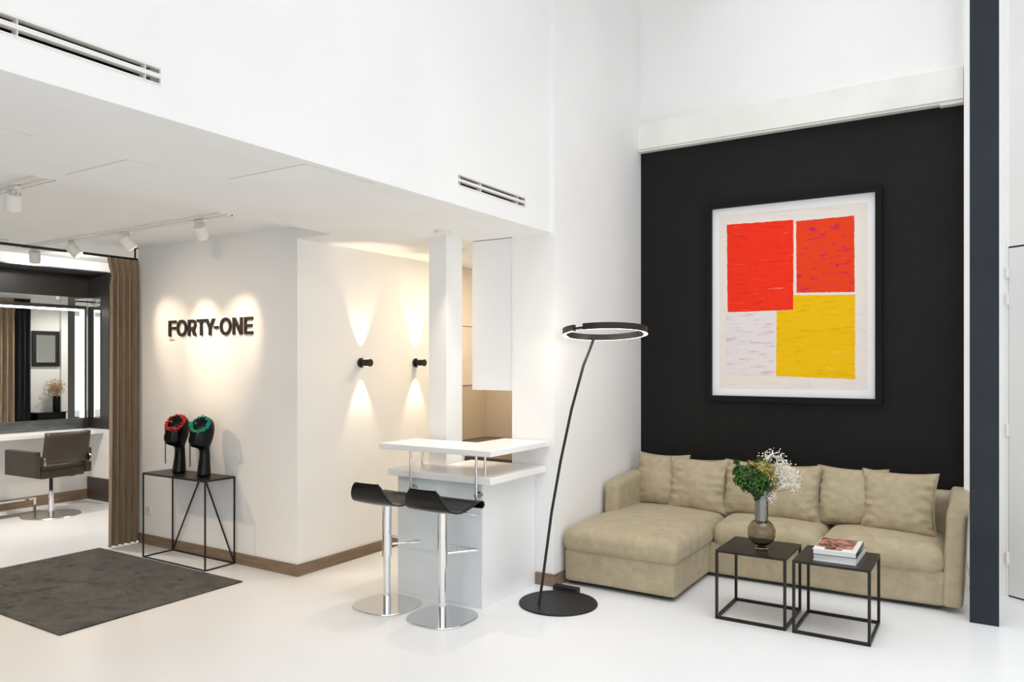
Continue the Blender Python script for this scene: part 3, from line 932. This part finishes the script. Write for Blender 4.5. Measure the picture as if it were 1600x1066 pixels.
def make_stool(loc, label):
    st = thing('bar_stool', label, 'bar stool', loc, 0, 'bar stools at the counter')
    sq = squircle(.205)
    rings = [[Vector((x * k, y * k, z)) for x, y in sq] for k, z in ((.985, 0), (1, .003), (1, .009), (.99, .012))]
    MB().loft(rings).build('base', M['chrome'], st)
    MB().cyl((0, 0, .012), (0, 0, .34), .023, n=28).cyl((0, 0, .012), (0, 0, .10), .0255, n=28).build('column', M['chrome'], st)
    MB().cyl((0, 0, .325), (0, 0, .676), .031, n=28).build('sleeve', M['chrome'], st)
    # triangular footrest: two bars from the sleeve to a cross bar on the counter side
    MB().tube([(.022, .022, .405), (.135, .165, .405), (.143, .182, .405), (.130, .192, .405), (-.130, .192, .405), (-.143, .182, .405), (-.135, .165, .405), (-.022, .022, .405)], .0085, 10).build('footrest', M['chrome'], st)
    # lever under the seat
    MB().tube([(.05, .05, .672), (.12, .09, .655), (.155, .12, .640), (.17, .15, .645)], .004, 8).build('lever', M['chrome'], st)
    MB().box(-.07, .07, -.07, .07, .668, .676).build('seat_plate', M['chrome'], st, bevel=.002)
    # bent shell: low back lip, dip, flat, front edge rolled down
    prof = [(-.200, .832), (-.196, .808), (-.186, .768), (-.168, .730), (-.142, .700), (-.105, .683), (-.060, .677), (-.01, .679), (.045, .690), (.10, .705), (.145, .717), (.172, .721), (.192, .713), (.200, .697), (.192, .680), (.168, .676)]
    m = len(prof)
    nu = 14

    def fn(u, v):
        i = round(v * (m - 1))
        y, z = prof[i]
        w = .180
        if i < 5:                           # lip narrows towards the top
            w = .180 - .085 * (1 - i / 5) ** 1.7
        s = 2 * u - 1
        x = w * s
        z += .006 * (s * s) * (1 if 4 < i < 11 else .3)
        return Vector((x, y, z))
    MB().grid(nu, m - 1, fn).build('seat', M['seatblack'], st, subsurf=2, solid=.009, recalc=True)
    edge = []
    for i in range(m):
        edge.append(fn(1.0, i / (m - 1)))
    MB().tube([p + Vector((.0015, 0, 0)) for p in edge], .0042, 6).build('seat_rim', M['matteblack'], st)
    return st


s1 = make_stool((-3.358, 3.785, 0), 'black and chrome bar stool nearest the warm sconce wall')
s2 = copy_tree(s1, None, (-2.900, 3.785, 0))
s2['label'] = 'black and chrome bar stool nearest the floor lamp'

# ---------------------------------------------------------------- wall sconces
def sconce(y, label):
    s = thing('wall_sconce', label, 'wall lamp', (XS, y, 1.6), 0, 'up and down wall sconces')
    MB().cyl((0, 0, 0), (.022, 0, 0), .040, n=32).build('wall_plate', M['matteblack'], s, bevel=.002)
    MB().cyl((.022, 0, 0), (.112, 0, 0), .0300, n=32).build('barrel', M['letter'], s, bevel=.002)
    fl = MB()
    for k in range(18):
        t = 2 * math.pi * k / 18
        fl.bar((.026, .030 * math.cos(t), .030 * math.sin(t)), (.108, .030 * math.cos(t), .030 * math.sin(t)), .0035)
    fl.build('fluting', M['matteblack'], s, smooth=False)
    for sg in (-1, 1):
        MB().box(.036, .096, -.012, .012, sg * .0302 - .001, sg * .0302 + .002).build('light_slot', M['spotlens'], s, smooth=False)
        light('sconce_beam', 'SPOT', (XS + .050, y, 1.6 + sg * .048), 18, (1.0, .82, .60), (XS + .048, y, 1.6 + sg * 1.0), spot=math.radians(56), blend=.65, radius=.006)
    return s


sconce(4.615, 'black fluted wall sconce nearer the room corner')
sconce(5.315, 'black fluted wall sconce nearer the white column')

# ---------------------------------------------------------------- lettering
sign = thing('wall_lettering_sign', 'dark bronze raised letters FORTY-ONE on the warm white wall', 'lettering', (-5.41, YL, 1.82))
LZ0, LZ1 = 1.825, 1.961
LH = LZ1 - LZ0
ST = .0255


def lmap(a, b_, d):
    return Vector((a, YL - d, LZ0 + b_))


def rect(mb, a0, a1, b0, b1):
    mb.prism([(a0, b0), (a1, b0), (a1, b1), (a0, b1)], lmap, 0, .014)


def ring2(mb, cx, cz, rx, rz, t, a0=0.0, a1=2 * math.pi, n=40):
    full = abs(a1 - a0 - 2 * math.pi) < 1e-6
    pts = [(math.cos(a0 + (a1 - a0) * i / n), math.sin(a0 + (a1 - a0) * i / n)) for i in range(n + (0 if full else 1))]
    for i in range(n):
        c0, c1 = pts[i], pts[(i + 1) % len(pts)]
        mb.prism([(cx + rx * c0[0], cz + rz * c0[1]), (cx + rx * c1[0], cz + rz * c1[1]),
                  (cx + (rx - t) * c1[0], cz + (rz - t) * c1[1]), (cx + (rx - t) * c0[0], cz + (rz - t) * c0[1])], lmap, 0, .014)


def letter(ch, a, c):
    mb = MB()
    w = c - a
    if ch == 'F':
        rect(mb, a, a + ST, 0, LH)
        rect(mb, a + ST, c, LH - ST * .9, LH)
        rect(mb, a + ST, c - .008, LH * .44, LH * .44 + ST * .85)
    elif ch == 'E':
        rect(mb, a, a + ST, 0, LH)
        for z in (0, LH * .5 - ST * .45, LH - ST * .9):
            rect(mb, a + ST, c - (.008 if 0 < z < LH * .6 else 0), z, z + ST * .9)
    elif ch == 'T':
        rect(mb, a, c, LH - ST * .9, LH)
        rect(mb, (a + c - ST) / 2, (a + c + ST) / 2, 0, LH - ST * .9)
    elif ch == '-':
        rect(mb, a, c, LH * .38, LH * .38 + ST * .9)
    elif ch == 'O':
        ring2(mb, (a + c) / 2, LH / 2, w / 2, LH / 2 + .003, ST * .95)
    elif ch == 'N':
        rect(mb, a, a + ST, 0, LH)
        rect(mb, c - ST, c, 0, LH)
        mb.prism([(a, LH), (a + ST * 1.15, LH), (c, 0), (c - ST * 1.15, 0)], lmap, 0, .0138)
    elif ch == 'Y':
        m = (a + c) / 2
        rect(mb, m - ST / 2, m + ST / 2, 0, LH * .45)
        mb.prism([(a, LH), (a + ST * 1.15, LH), (m + ST / 2, LH * .42), (m - ST / 2, LH * .42)], lmap, 0, .0138)
        mb.prism([(c - ST * 1.15, LH), (c, LH), (m + ST / 2, LH * .42), (m - ST / 2, LH * .42)], lmap, 0, .0136)
    elif ch == 'R':
        rect(mb, a, a + ST, 0, LH)
        hr = LH * .31
        cz = LH - hr
        cx = c - hr * .95
        rect(mb, a + ST, cx, LH - ST * .9, LH)
        rect(mb, a + ST, cx, LH - 2 * hr, LH - 2 * hr + ST * .9)
        ring2(mb, cx, cz, hr * .95, hr, ST * .9, -math.pi / 2, math.pi / 2, 20)
        mb.prism([(cx - .02, LH - 2 * hr + .004), (cx + ST * .55, LH - 2 * hr + .004), (c + .004, 0), (c - ST * 1.2, 0)], lmap, 0, .0138)
    return mb


for ch, a, c in (('F', -5.960, -5.858), ('O', -5.848, -5.710), ('R', -5.691, -5.585), ('T', -5.573, -5.459), ('Y', -5.462, -5.342), ('-', -5.347, -5.299),
                 ('O', -5.273, -5.133), ('N', -5.114, -4.998), ('E', -4.975, -4.873)):
    letter(ch, a, c).build('hyphen' if ch == '-' else 'letter_' + ch.lower(), M['letter'], sign, world=True, smooth=False)
sm = MB()
for i, w in enumerate((.009, .008, .010, .009, .006, .010)):
    x = -5.962 + i * .0128
    sm.box(x, x + w, YL - .0015, YL, 1.789, 1.800)
sm.build('small_print', M['rust'], sign, world=True, smooth=False)

# ---------------------------------------------------------------- spotlight tracks
def track(x0, x1, y, label):
    t = thing('light_track', label, 'light track', ((x0 + x1) / 2, y, H_MID - .012), group='ceiling spotlight tracks')
    MB().box(x0, x1, y - .05, y - .012, H_MID - .012, H_MID).box(x0, x1, y + .012, y + .05, H_MID - .012, H_MID).build('track_rail', M['white_plastic'], t, world=True, smooth=False)
    MB().box(x0 + .01, x1 - .01, y - .012, y + .012, H_MID - .006, H_MID).build('track_channel', M['white_plastic'], t, world=True, smooth=False)
    MB().box(x0, x1, y + .05, y + .058, H_MID - .010, H_MID).build('shadow_gap', M['ventdark'], t, world=True, smooth=False)


track(-7.20, -4.41, 3.33, 'long white ceiling track in front of the lettering wall')
track(-6.40, -4.375, 2.145, 'white ceiling track at the left picture edge')


def spot_head(x, y, aim, energy, label, beam=44, lens=True):
    h = thing('track_spotlight', label, 'spotlight', (x, y, H_MID - .012), 0, 'white track spotlights')
    MB().box(-.055, .055, -.017, .017, -.022, 0).cyl((0, 0, -.022), (0, 0, -.05), .012, n=14).build('adapter', M['white_plastic'], h, bevel=.003)
    p = Vector((0, 0, -.075))
    d = (Vector(aim) - Vector((x, y, H_MID - .085))).normalized()
    MB().cyl(p - d * .038, p + d * .062, .043, n=32).build('lamp_barrel', M['white_plastic'], h, bevel=.004)
    MB().cyl(p + d * .0625, p + d * .064, .034, n=28).build('lens', M['spotlens'] if lens else M['white_plastic'], h)
    MB().tube([p + Vector((.048, 0, .0)), Vector((.048, 0, -.045)), Vector((0, 0, -.045))], .004, 6).build('bracket', M['white_plastic'], h)
    q = Vector(h.location) + p + d * .085
    light('spotlight_beam', 'SPOT', q, energy, (1.0, .76, .52), aim, spot=math.radians(beam), blend=1.0, radius=.02)


spot_head(-4.70, 3.345, (-5.06, YL, 1.78), 46, 'white spotlight at the near end of the lettering track')
spot_head(-5.62, 3.36, (-5.44, YL, 1.78), 42, 'second white spotlight on the lettering track, above the sign')
spot_head(-6.40, 3.36, (-5.86, YL, 1.78), 42, 'third white spotlight on the lettering track, left of the curtain')
spot_head(-7.02, 3.36, (-8.2, 4.0, .2), 70, 'tilted white spotlight at the far end of the lettering track', beam=60)
spot_head(-4.72, 2.145, (-6.2, 2.6, 0), 60, 'white spotlight on the left track, nearest the raised ceiling edge', beam=40)

spot_head(-6.25, 2.145, (-5.25, YL, 1.05), 60, 'white spotlight on the left track aimed at the console', beam=88)
spot_head(-5.55, 2.145, (-4.3, 2.3, 0), 108, 'added unseen spotlight on the left track bouncing light off the floor', beam=100)  # out-of-view head added for warm bounce from floor to ceiling

# ---------------------------------------------------------------- slot vents in the bulkhead
def vent(y0, y1, divs, label):
    v = thing('slot_vent', label, 'air vent', (XF, (y0 + y1) / 2, VZ[0]), group='slot vents in the bulkhead')
    z0, z1 = VZ
    MB().box(-2.80, -2.79, y0, y1, z0, z1).box(-2.79, XF - .03, y0, y1, z1 - .0015, z1 - .0005).box(-2.79, XF - .03, y0, y1, z0 + .0005, z0 + .0015).build('cavity', M['ventdark'], v, world=True, smooth=False)
    MB().box(XF - .03, XF + .004, y0, y1, z1 - .007, z1).build('slat', M['white_plastic'], v, world=True, smooth=False)
    MB().box(XF - .025, XF + .004, y0, y1, (z0 + z1) / 2 - .008, (z0 + z1) / 2 + .008).build('slat', M['white_plastic'], v, world=True, smooth=False)
    MB().box(XF - .03, XF + .004, y0, y1, z0, z0 + .005).build('slat', M['white_plastic'], v, world=True, smooth=False)
    for d in divs:
        MB().box(XF - .04, XF - .002, d - .002, d + .002, z0 + .005, z1 - .007).build('divider', M['white_plastic'], v, world=True, smooth=False)
    MB().box(-2.78, XF - .012, y1 - .035, y1, z0 + .005, z1 - .007).build('end_cap', M['ventgrey'], v, world=True, smooth=False)


vent(V1[0], V1[1], (.6, 1.217, 1.655), 'long dark slot vent high at the left picture edge')
vent(V2[0], V2[1], (3.632, 3.855, 4.285), 'short dark slot vent above the bar')

# ---------------------------------------------------------------- console table, mannequin heads, headbands
con = thing('console_table', 'slim black wire console table below the lettering', 'console table', (-5.48, 3.80, 0))
cx0, cx1, cy0, cy1, cz = -5.893, -5.075, 3.650, 3.925, .697
MB().box(cx0, cx1, cy0, cy1, cz - .006, cz).build('table_top', M['blacksteel'], con, world=True, smooth=False)
w = .010
for x in (cx0 + w / 2, cx1 - w / 2):
    for y in (cy0 + w / 2, cy1 - w / 2):
        MB().bar((x, y, 0), (x, y, cz - .006), w).build('leg', M['matteblack'], con, world=True, smooth=False)
for z in (w / 2, cz - .006 - w / 2):
    for p, q in (((cx0 + w, cy0 + w / 2, z), (cx1 - w, cy0 + w / 2, z)), ((cx0 + w, cy1 - w / 2, z), (cx1 - w, cy1 - w / 2, z)),
                 ((cx0 + w / 2, cy0 + w, z), (cx0 + w / 2, cy1 - w, z)), ((cx1 - w / 2, cy0 + w, z), (cx1 - w / 2, cy1 - w, z))):
        MB().bar(p, q, w).build('rail', M['matteblack'], con, world=True, smooth=False)
yb_ = cy1 - w / 2
top = Vector(((cx0 + cx1) / 2, yb_, cz - .016))
MB().bar((cx0 + w, yb_, .012), top + Vector((-.012, 0, 0)), .009).build('brace', M['matteblack'], con, world=True, smooth=False)
MB().bar((cx1 - w, yb_, .012), top + Vector((.012, 0, 0)), .009).build('brace', M['matteblack'], con, world=True, smooth=False)


def mannequin(x, y, label):
    h = thing('mannequin_head', label, 'mannequin head', (x, y, cz), math.radians(0), 'display heads on the console')
    # rings: z, centre forward (-x), half depth, half width
    prof = [(.0, .0, .050, .050), (.012, .0, .054, .054), (.04, .002, .052, .052), (.10, .005, .046, .046), (.16, .008, .041, .041), (.20, .008, .0395, .0395), (.222, .004, .041, .041),
            (.232, -.008, .056, .046), (.242, -.022, .073, .053), (.256, -.026, .083, .060), (.28, -.024, .089, .067), (.31, -.018, .093, .071), (.345, -.012, .094, .074),
            (.38, -.009, .094, .075), (.41, -.006, .089, .073), (.438, -.004, .077, .066), (.458, -.003, .060, .053), (.472, -.002, .038, .035), (.478, -.002, .014, .013)]
    rings = []
    for z, c0, rx, ry in prof:
        ring = []
        for k in range(36):
            t = 2 * math.pi * k / 36
            px, py = math.cos(t), math.sin(t)
            # face side (-x) slightly flattened, a nose ridge
            ex = 1.0
            yy = ry * py
            xx = c0 + rx * px * ex
            if px < 0 and .25 < z < .40:
                nose = math.exp(-(py / .22) ** 2) * math.exp(-((z - .305) / .03) ** 2)
                brow = math.exp(-((z - .345) / .012) ** 2) * math.exp(-((abs(py) - .35) / .22) ** 2)
                xx -= .014 * nose + .002 * brow
                xx += .006 * math.exp(-((z - .335) / .014) ** 2) * math.exp(-((abs(py) - .42) / .16) ** 2)
            ring.append(Vector((xx, yy, z)))
        rings.append(ring)
    MB().loft(rings).build('head_and_neck', M['glossblack'], h, subsurf=1)
    h.rotation_euler = (0, 0, math.radians(78))
    return h


def headband(x, y, m, leafm, label, seed):
    """a wreath worn round the face, ribbons hanging from its loose end"""
    hb = thing('flower_headband', label, 'headband', (x, y, cz + .36), math.radians(78), 'flower headbands on the heads')
    rnd = random.Random(seed)
    n = 30
    nrm = Vector((-.50, -.58, .64)).normalized()
    ax = Vector((0, 1, 0))
    ax = (ax - nrm * ax.dot(nrm)).normalized()
    bx = nrm.cross(ax)
    cen = Vector((-.010, 0, .012)) + nrm * .072
    pts = []
    for i in range(n):
        a = 2 * math.pi * i / n
        pts.append(cen + ax * .058 * math.cos(a) + bx * .070 * math.sin(a))
    MB().tube(pts, .004, 6, closed=True).build('band', leafm, hb)
    for i, p in enumerate(pts):
        bl = MB()
        d = (p - Vector((-.01, 0, .0))).normalized()
        up = .005
        for k in range(5):
            q = p + d * up + Vector((rnd.gauss(0, .006), rnd.gauss(0, .006), rnd.gauss(0, .006)))
            bl.ball(q, rnd.uniform(.0065, .0110), 1, (1, 1, .8))
        bl.build('blossom', m, hb, smooth=False, recalc=False)
    left = Vector((-.697, .717, 0))
    order = sorted(pts, key=lambda p: -p.dot(left))
    for p, L, k in ((order[0], .325, .016), (order[3], .300, .010)):
        q = p + left * k
        MB().tube([p, q + Vector((0, 0, -.012)), q + Vector((0, 0, -.05)), Vector((q.x, q.y, q.z - L))], .0030, 6).build('ribbon', M['matteblack'], hb)
    return hb


mannequin(-5.585, 3.775, 'glossy black mannequin head under the red headband')
mannequin(-5.265, 3.775, 'glossy black mannequin head under the green headband')
headband(-5.585, 3.775, M['redflower'], M['redflower'], 'red flower headband on the left mannequin head', 1)
headband(-5.265, 3.775, M['teal'], M['teal'], 'green and blue flower headband on the right mannequin head', 2)

# wall socket
so = thing('wall_socket', 'white wall socket low on the wall behind the console', 'socket', (-6.262, YL, .265))
MB().box(-.040, .040, -.010, 0, 0, .082).build('plate', M['white_plastic'], so, bevel=.004)
MB().cyl((0, -.0112, .041), (0, -.009, .041), .022, n=24).build('insert', M['seam'], so)

# ---------------------------------------------------------------- rug
mb = MB()
rx0, rx1, ry0, ry1 = -6.480, -4.602, 2.336, 3.625
mb.box(rx0, rx1, ry0, ry1, 0.0005, .009)
tag(mb.build('rug', M['rug'], bevel=.004), 'worn dark brown grey rug lying on the white floor', 'rug')

# ---------------------------------------------------------------- curtain and its rail
def curtain_mesh(y0, y1, x, z0, z1, folds, amp, seed, head=.14, flare=.05):
    n = folds * 14
    zs = [0, .012, .03, .06, .12, .25, .4, .55, .7, .82, .90, .94, .965, .985, 1.0]

    def fn(u, v):
        z = z0 + (z1 - z0) * zs[round(v * (len(zs) - 1))]
        k = (z - z0) / (z1 - z0)
        hd_ = 1 - min(1, max(0, (z1 - z) / head))
        wv = 2 * math.pi * folds * u + .9 * noise.noise(Vector((u * 5, seed, k * .6)))
        a = amp * (1 - .62 * hd_) * (.75 + .4 * noise.noise(Vector((u * 7, seed + 4, k))))
        pinch = math.exp(-((z1 - head - z) / .035) ** 2)
        a *= 1 - .45 * pinch
        spread = 1 + flare * (1 - k) ** 2 + (.06 * hd_) - .05 * pinch
        y = y1 - (y1 - (y0 + (y1 - y0) * u)) * spread
        y += .35 * amp * math.sin(2 * wv + 1) * (1 - hd_) * .5
        return Vector((x + a * math.sin(wv), y, z))
    return MB().grid(n, len(zs) - 1, fn)


cu = thing('curtain', 'brown pleated curtain drawn aside at the edge of the lettering wall', 'curtain', (-6.47, 3.82, 0))
curtain_mesh(3.665, 3.932, -6.405, .015, 2.508, 5, .052, 3).build('cloth', M['curtain'], cu, world=True, solid=.003, recalc=False)
rl = thing('curtain_rail', 'thin black curtain rail hung under the ceiling edge', 'curtain rail', (-6.46, 2.5, 2.51))
MB().box(-6.440, -6.420, .5, 3.935, 2.510, 2.530).build('rail', M['matteblack'], rl, world=True, smooth=False)
for y in (3.915, 1.8):
    MB().box(-6.4355, -6.4245, y - .0055, y + .0055, 2.53, H_MID).box(-6.447, -6.413, y - .02, y + .02, H_MID - .006, H_MID).build('bracket', M['matteblack'], rl, world=True, smooth=False)

# ---------------------------------------------------------------- styling station
lin = thing('mirror_surround', 'dark steel niche lining around the styling mirror', 'mirror surround', (-8.8, 3.5, .94))
YM0, YM1 = 1.6, 4.889
MB().box(-8.999, -8.990, YM0, YM1, 2.36, 2.628).build('back_panel', M['darkpanel'], lin, world=True, smooth=False)
MB().box(-8.999, -8.545, YM0, YM1 + .03, 2.628, 2.640).build('top_plate', M['ledge'], lin, world=True, smooth=False)
MB().box(-8.999, -8.545, YM1, YM1 + .03, .835, 2.628).build('side_panel', M['darkpanel'], lin, world=True, smooth=False)
MB().box(-8.999, -8.980, YM0, YM1, .836, .955).build('ledge_panel', M['ledge'], lin, world=True, smooth=False)
struct('wall_mirror_head', MB().box(-8.999, -8.545, YM0 - 2, YM1 + .03, 2.640, H_SALON), W, 'white bulkhead strip above the mirror niche', 'wall', smooth=False)
# fin below the side panel
struct('wall_fin', MB().box(-8.999, -8.545, YM1 + .002, YM1 + .03, 0, .834), W, 'white end panel beside the styling shelf', 'wall', smooth=False)
mr = thing('styling_mirror', 'large frameless styling mirror above the white shelf', 'mirror', (-8.98, 3.3, .955))
for a, c in ((YM0, 3.30), (3.303, 4.888)):
    MB().box(-8.996, -8.988, a, c, .955, 2.36).build('mirror_pane', M['mirror'], mr, world=True, smooth=False)
MB().box(-8.985, -8.715, YM1 - .008, YM1 - .0005, .955, 2.36).build('mirror_pane', M['mirror'], mr, world=True, smooth=False)
lf = thing('mirror_light', 'white LED light frame in front of the styling mirror', 'light', (-8.95, 3.2, .94))
MB().box(-8.985, -8.935, YM0, 4.845, 2.222, 2.262).build('head_bar', M['darkpanel'], lf, world=True, smooth=False)
MB().box(-8.975, -8.945, YM0, 4.815, 2.205, 2.222).build('led_strip', M['led'], lf, world=True, smooth=False)
MB().box(-8.985, -8.940, 4.825, 4.850, .836, 2.222).build('side_bar', M['darkpanel'], lf, world=True, smooth=False)
MB().box(-8.972, -8.950, 4.816, 4.825, .96, 2.205).build('led_strip', M['led'], lf, world=True, smooth=False)
tag(MB().box(-8.999, -8.655, YM0, YM1, .786, .832).build('styling_shelf', M['solid_surface'], bevel=.003), 'long white shelf under the styling mirror', 'shelf')
tag(MB().box(-8.984, -8.46, YM1 - .012, YM1, 0, .262).build('plinth_panel', M['leather'], bevel=.002), 'low dark brown panel on the end wall beside the styling chair', 'panel')
light('salon_downlight', 'SPOT', (-7.7, 3.4, H_SALON - .03), 170, (1.0, .95, .87), (-7.75, 3.7, 0), spot=math.radians(105), blend=.6, radius=.05)
sd = copy_tree(dl, None, (-7.7, 3.4, H_SALON - .02))
sd['label'] = 'round recessed downlight over the styling chair'

wd = copy_tree(dl, None, (-7.95, 4.25, H_SALON - .02))  # hidden fixture and lamp, added to whiten the bulkhead strip
wd['label'] = 'added unseen wall washer brightening the strip above the mirror niche'
light('bulkhead_fill', 'SPOT', (-7.95, 4.25, H_SALON - .03), 34, (1.0, .97, .92), (-8.55, 4.45, 2.50), spot=math.radians(150), blend=.5, radius=.04)

# footrest rail at the wall
fr = thing('footrest_rail', 'chrome footrest with flat base below the styling shelf', 'footrest', (-8.6, 3.9, 0))
MB().box(-8.68, -8.52, 3.45, 4.20, 0, .010).build('base_plate', M['steel'], fr, world=True, bevel=.002)
MB().box(-8.622, -8.592, 3.40, 4.13, .145, .165).build('foot_bar', M['chrome'], fr, world=True, bevel=.003)
for y in (4.115, 3.5):
    MB().box(-8.620, -8.594, y - .013, y + .013, .010, .146).build('upright', M['chrome'], fr, world=True, bevel=.002)

# styling chair: box arms, hung backrest, oval steel foot
ch = thing('styling_chair', 'brown leather styling chair on a round steel foot facing the mirror', 'chair', (-8.335, 4.150, 0), math.radians(4))
L = M['leather']
MB().lathe([(.275, 0), (.278, .004), (.272, .011), (.0, .013)], n=64).build('foot_disc', M['steel'], ch)
MB().cyl((0, 0, .012), (0, 0, .055), .040, n=24).cyl((0, 0, .05), (0, 0, .26), .029, .025, n=24).build('pump_column', M['chrome'], ch)
MB().cyl((0, 0, .25), (0, 0, .42), .017, n=20).build('piston', M['matteblack'], ch)
MB().box(-.21, .22, -.225, .225, .418, .500).build('seat_frame', L, ch, bevel=.012)
soft_box(-.225, .205, -.222, .222, .495, .545, .02, crown=.012, wob=.002, n=10).build('seat_pad', L, ch, weld=.001)
for s in (-1, 1):
    MB().box(-.305, .225, s * .235 - .0 if s > 0 else -.300, .300 if s > 0 else -.235, .440, .700).build('armrest', L, ch, bevel=.010)
    MB().cyl((.255, s * .229, .60), (.255, s * .243, .60), .052, n=28).build('hinge_disc', M['steel'], ch)
bkm = MB()


def bfn(u, v):
    yy = -.228 + .456 * u
    z = .572 + .315 * v
    return Vector((.235 + .055 * v + .035 * (1 - ((2 * u - 1) ** 2)), yy, z))


bkm.grid(12, 6, bfn).build('backrest', L, ch, solid=.045, bevel=.008)
MB().box(.06, .10, .14, .20, .395, .42).build('lever', M['matteblack'], ch, smooth=False)

# passage behind the lettering wall, seen in the mirror
fm = thing('framed_mirror', 'small dark framed mirror seen in the styling mirror', 'mirror', (-6.435, 5.67, 1.545))
mb = MB()
for a in ((5.488, 5.857, 1.545, 1.605), (5.488, 5.857, 1.998, 2.058), (5.488, 5.538, 1.605, 1.998), (5.807, 5.857, 1.605, 1.998)):
    mb.box(-6.450, -6.421, a[0], a[1], a[2], a[3])
mb.build('frame', M['matteblack'], fm, world=True, smooth=False)
MB().box(-6.440, -6.424, 5.538, 5.807, 1.605, 1.998).build('glass', M['mirror'], fm, world=True, smooth=False)
cb = thing('sideboard', 'black sideboard seen in the styling mirror under the framed mirror', 'sideboard', (-6.55, 5.66, 0))
MB().box(-6.66, -6.43, 5.46, 5.84, 0, .88).build('body', M['glossblack'], cb, world=True, smooth=False)
MB().box(-6.68, -6.425, 5.45, 5.85, .88, .895).build('top', M['glossblack'], cb, world=True, smooth=False)
dv_ = thing('dried_flower_vase', 'black vase of dried pink flowers seen in the styling mirror', 'vase', (-6.55, 5.765, .895))
MB().lathe([(.045, 0), (.05, .02), (.05, .10), (.042, .105), (.05, .11), (.048, .22), (.04, .225), (.0, .20)], n=24).build('body', M['glossblack'], dv_)
dfl = leaves(700, (0, -.02, .34), (.13, .15, .15), .013, 31, filled=.2)
for k in range(24):
    rr = random.Random(k)
    dfl.tube([(0, 0, .2), (rr.uniform(-.1, .1), rr.uniform(-.13, .11), rr.uniform(.32, .46))], .0015, 4)
stuff(dfl.build('dried_flowers', M['pinkflower'], dv_, smooth=False, recalc=False))
dr = thing('dark_drape', 'black drape seen in the styling mirror beside the framed mirror', 'curtain', (-6.47, 5.34, 0))
curtain_mesh(5.24, 5.445, -6.475, .015, 2.5, 3, .03, 8, flare=.12).build('cloth', M['drape'], dr, world=True, solid=.003, recalc=False)
dk = thing('rear_curtain', 'brown curtain seen at the left edge of the styling mirror', 'curtain', (-6.48, 5.0, 0))
curtain_mesh(4.75, 5.23, -6.485, .015, 2.5, 6, .035, 12).build('cloth', M['curtain'], dk, world=True, solid=.003, recalc=False)
db = thing('passage_curtain', 'brown curtain seen in the styling mirror beside its light bar', 'curtain', (-6.48, 6.2, 0))
curtain_mesh(6.05, 6.55, -6.485, .015, 2.5, 7, .035, 17).build('cloth', M['curtain'], db, world=True, solid=.003, recalc=False)
struct('wall_pilaster', MB().box(-6.47, -6.42, 5.87, 6.01, 0, H_SALON), W, 'white pilaster seen in the styling mirror', 'wall', smooth=False)
pd = copy_tree(dl, None, (-7.4, 5.9, H_SALON - .02))  # unseen fixture and lamp added to light the mirrored passage
pd['label'] = 'added unseen downlight brightening the salon passage'
light('passage_fill', 'SPOT', (-7.4, 5.9, H_SALON - .03), 126, (1.0, .93, .84), (-7.2, 5.9, 0), spot=math.radians(140), blend=.6, radius=.05)
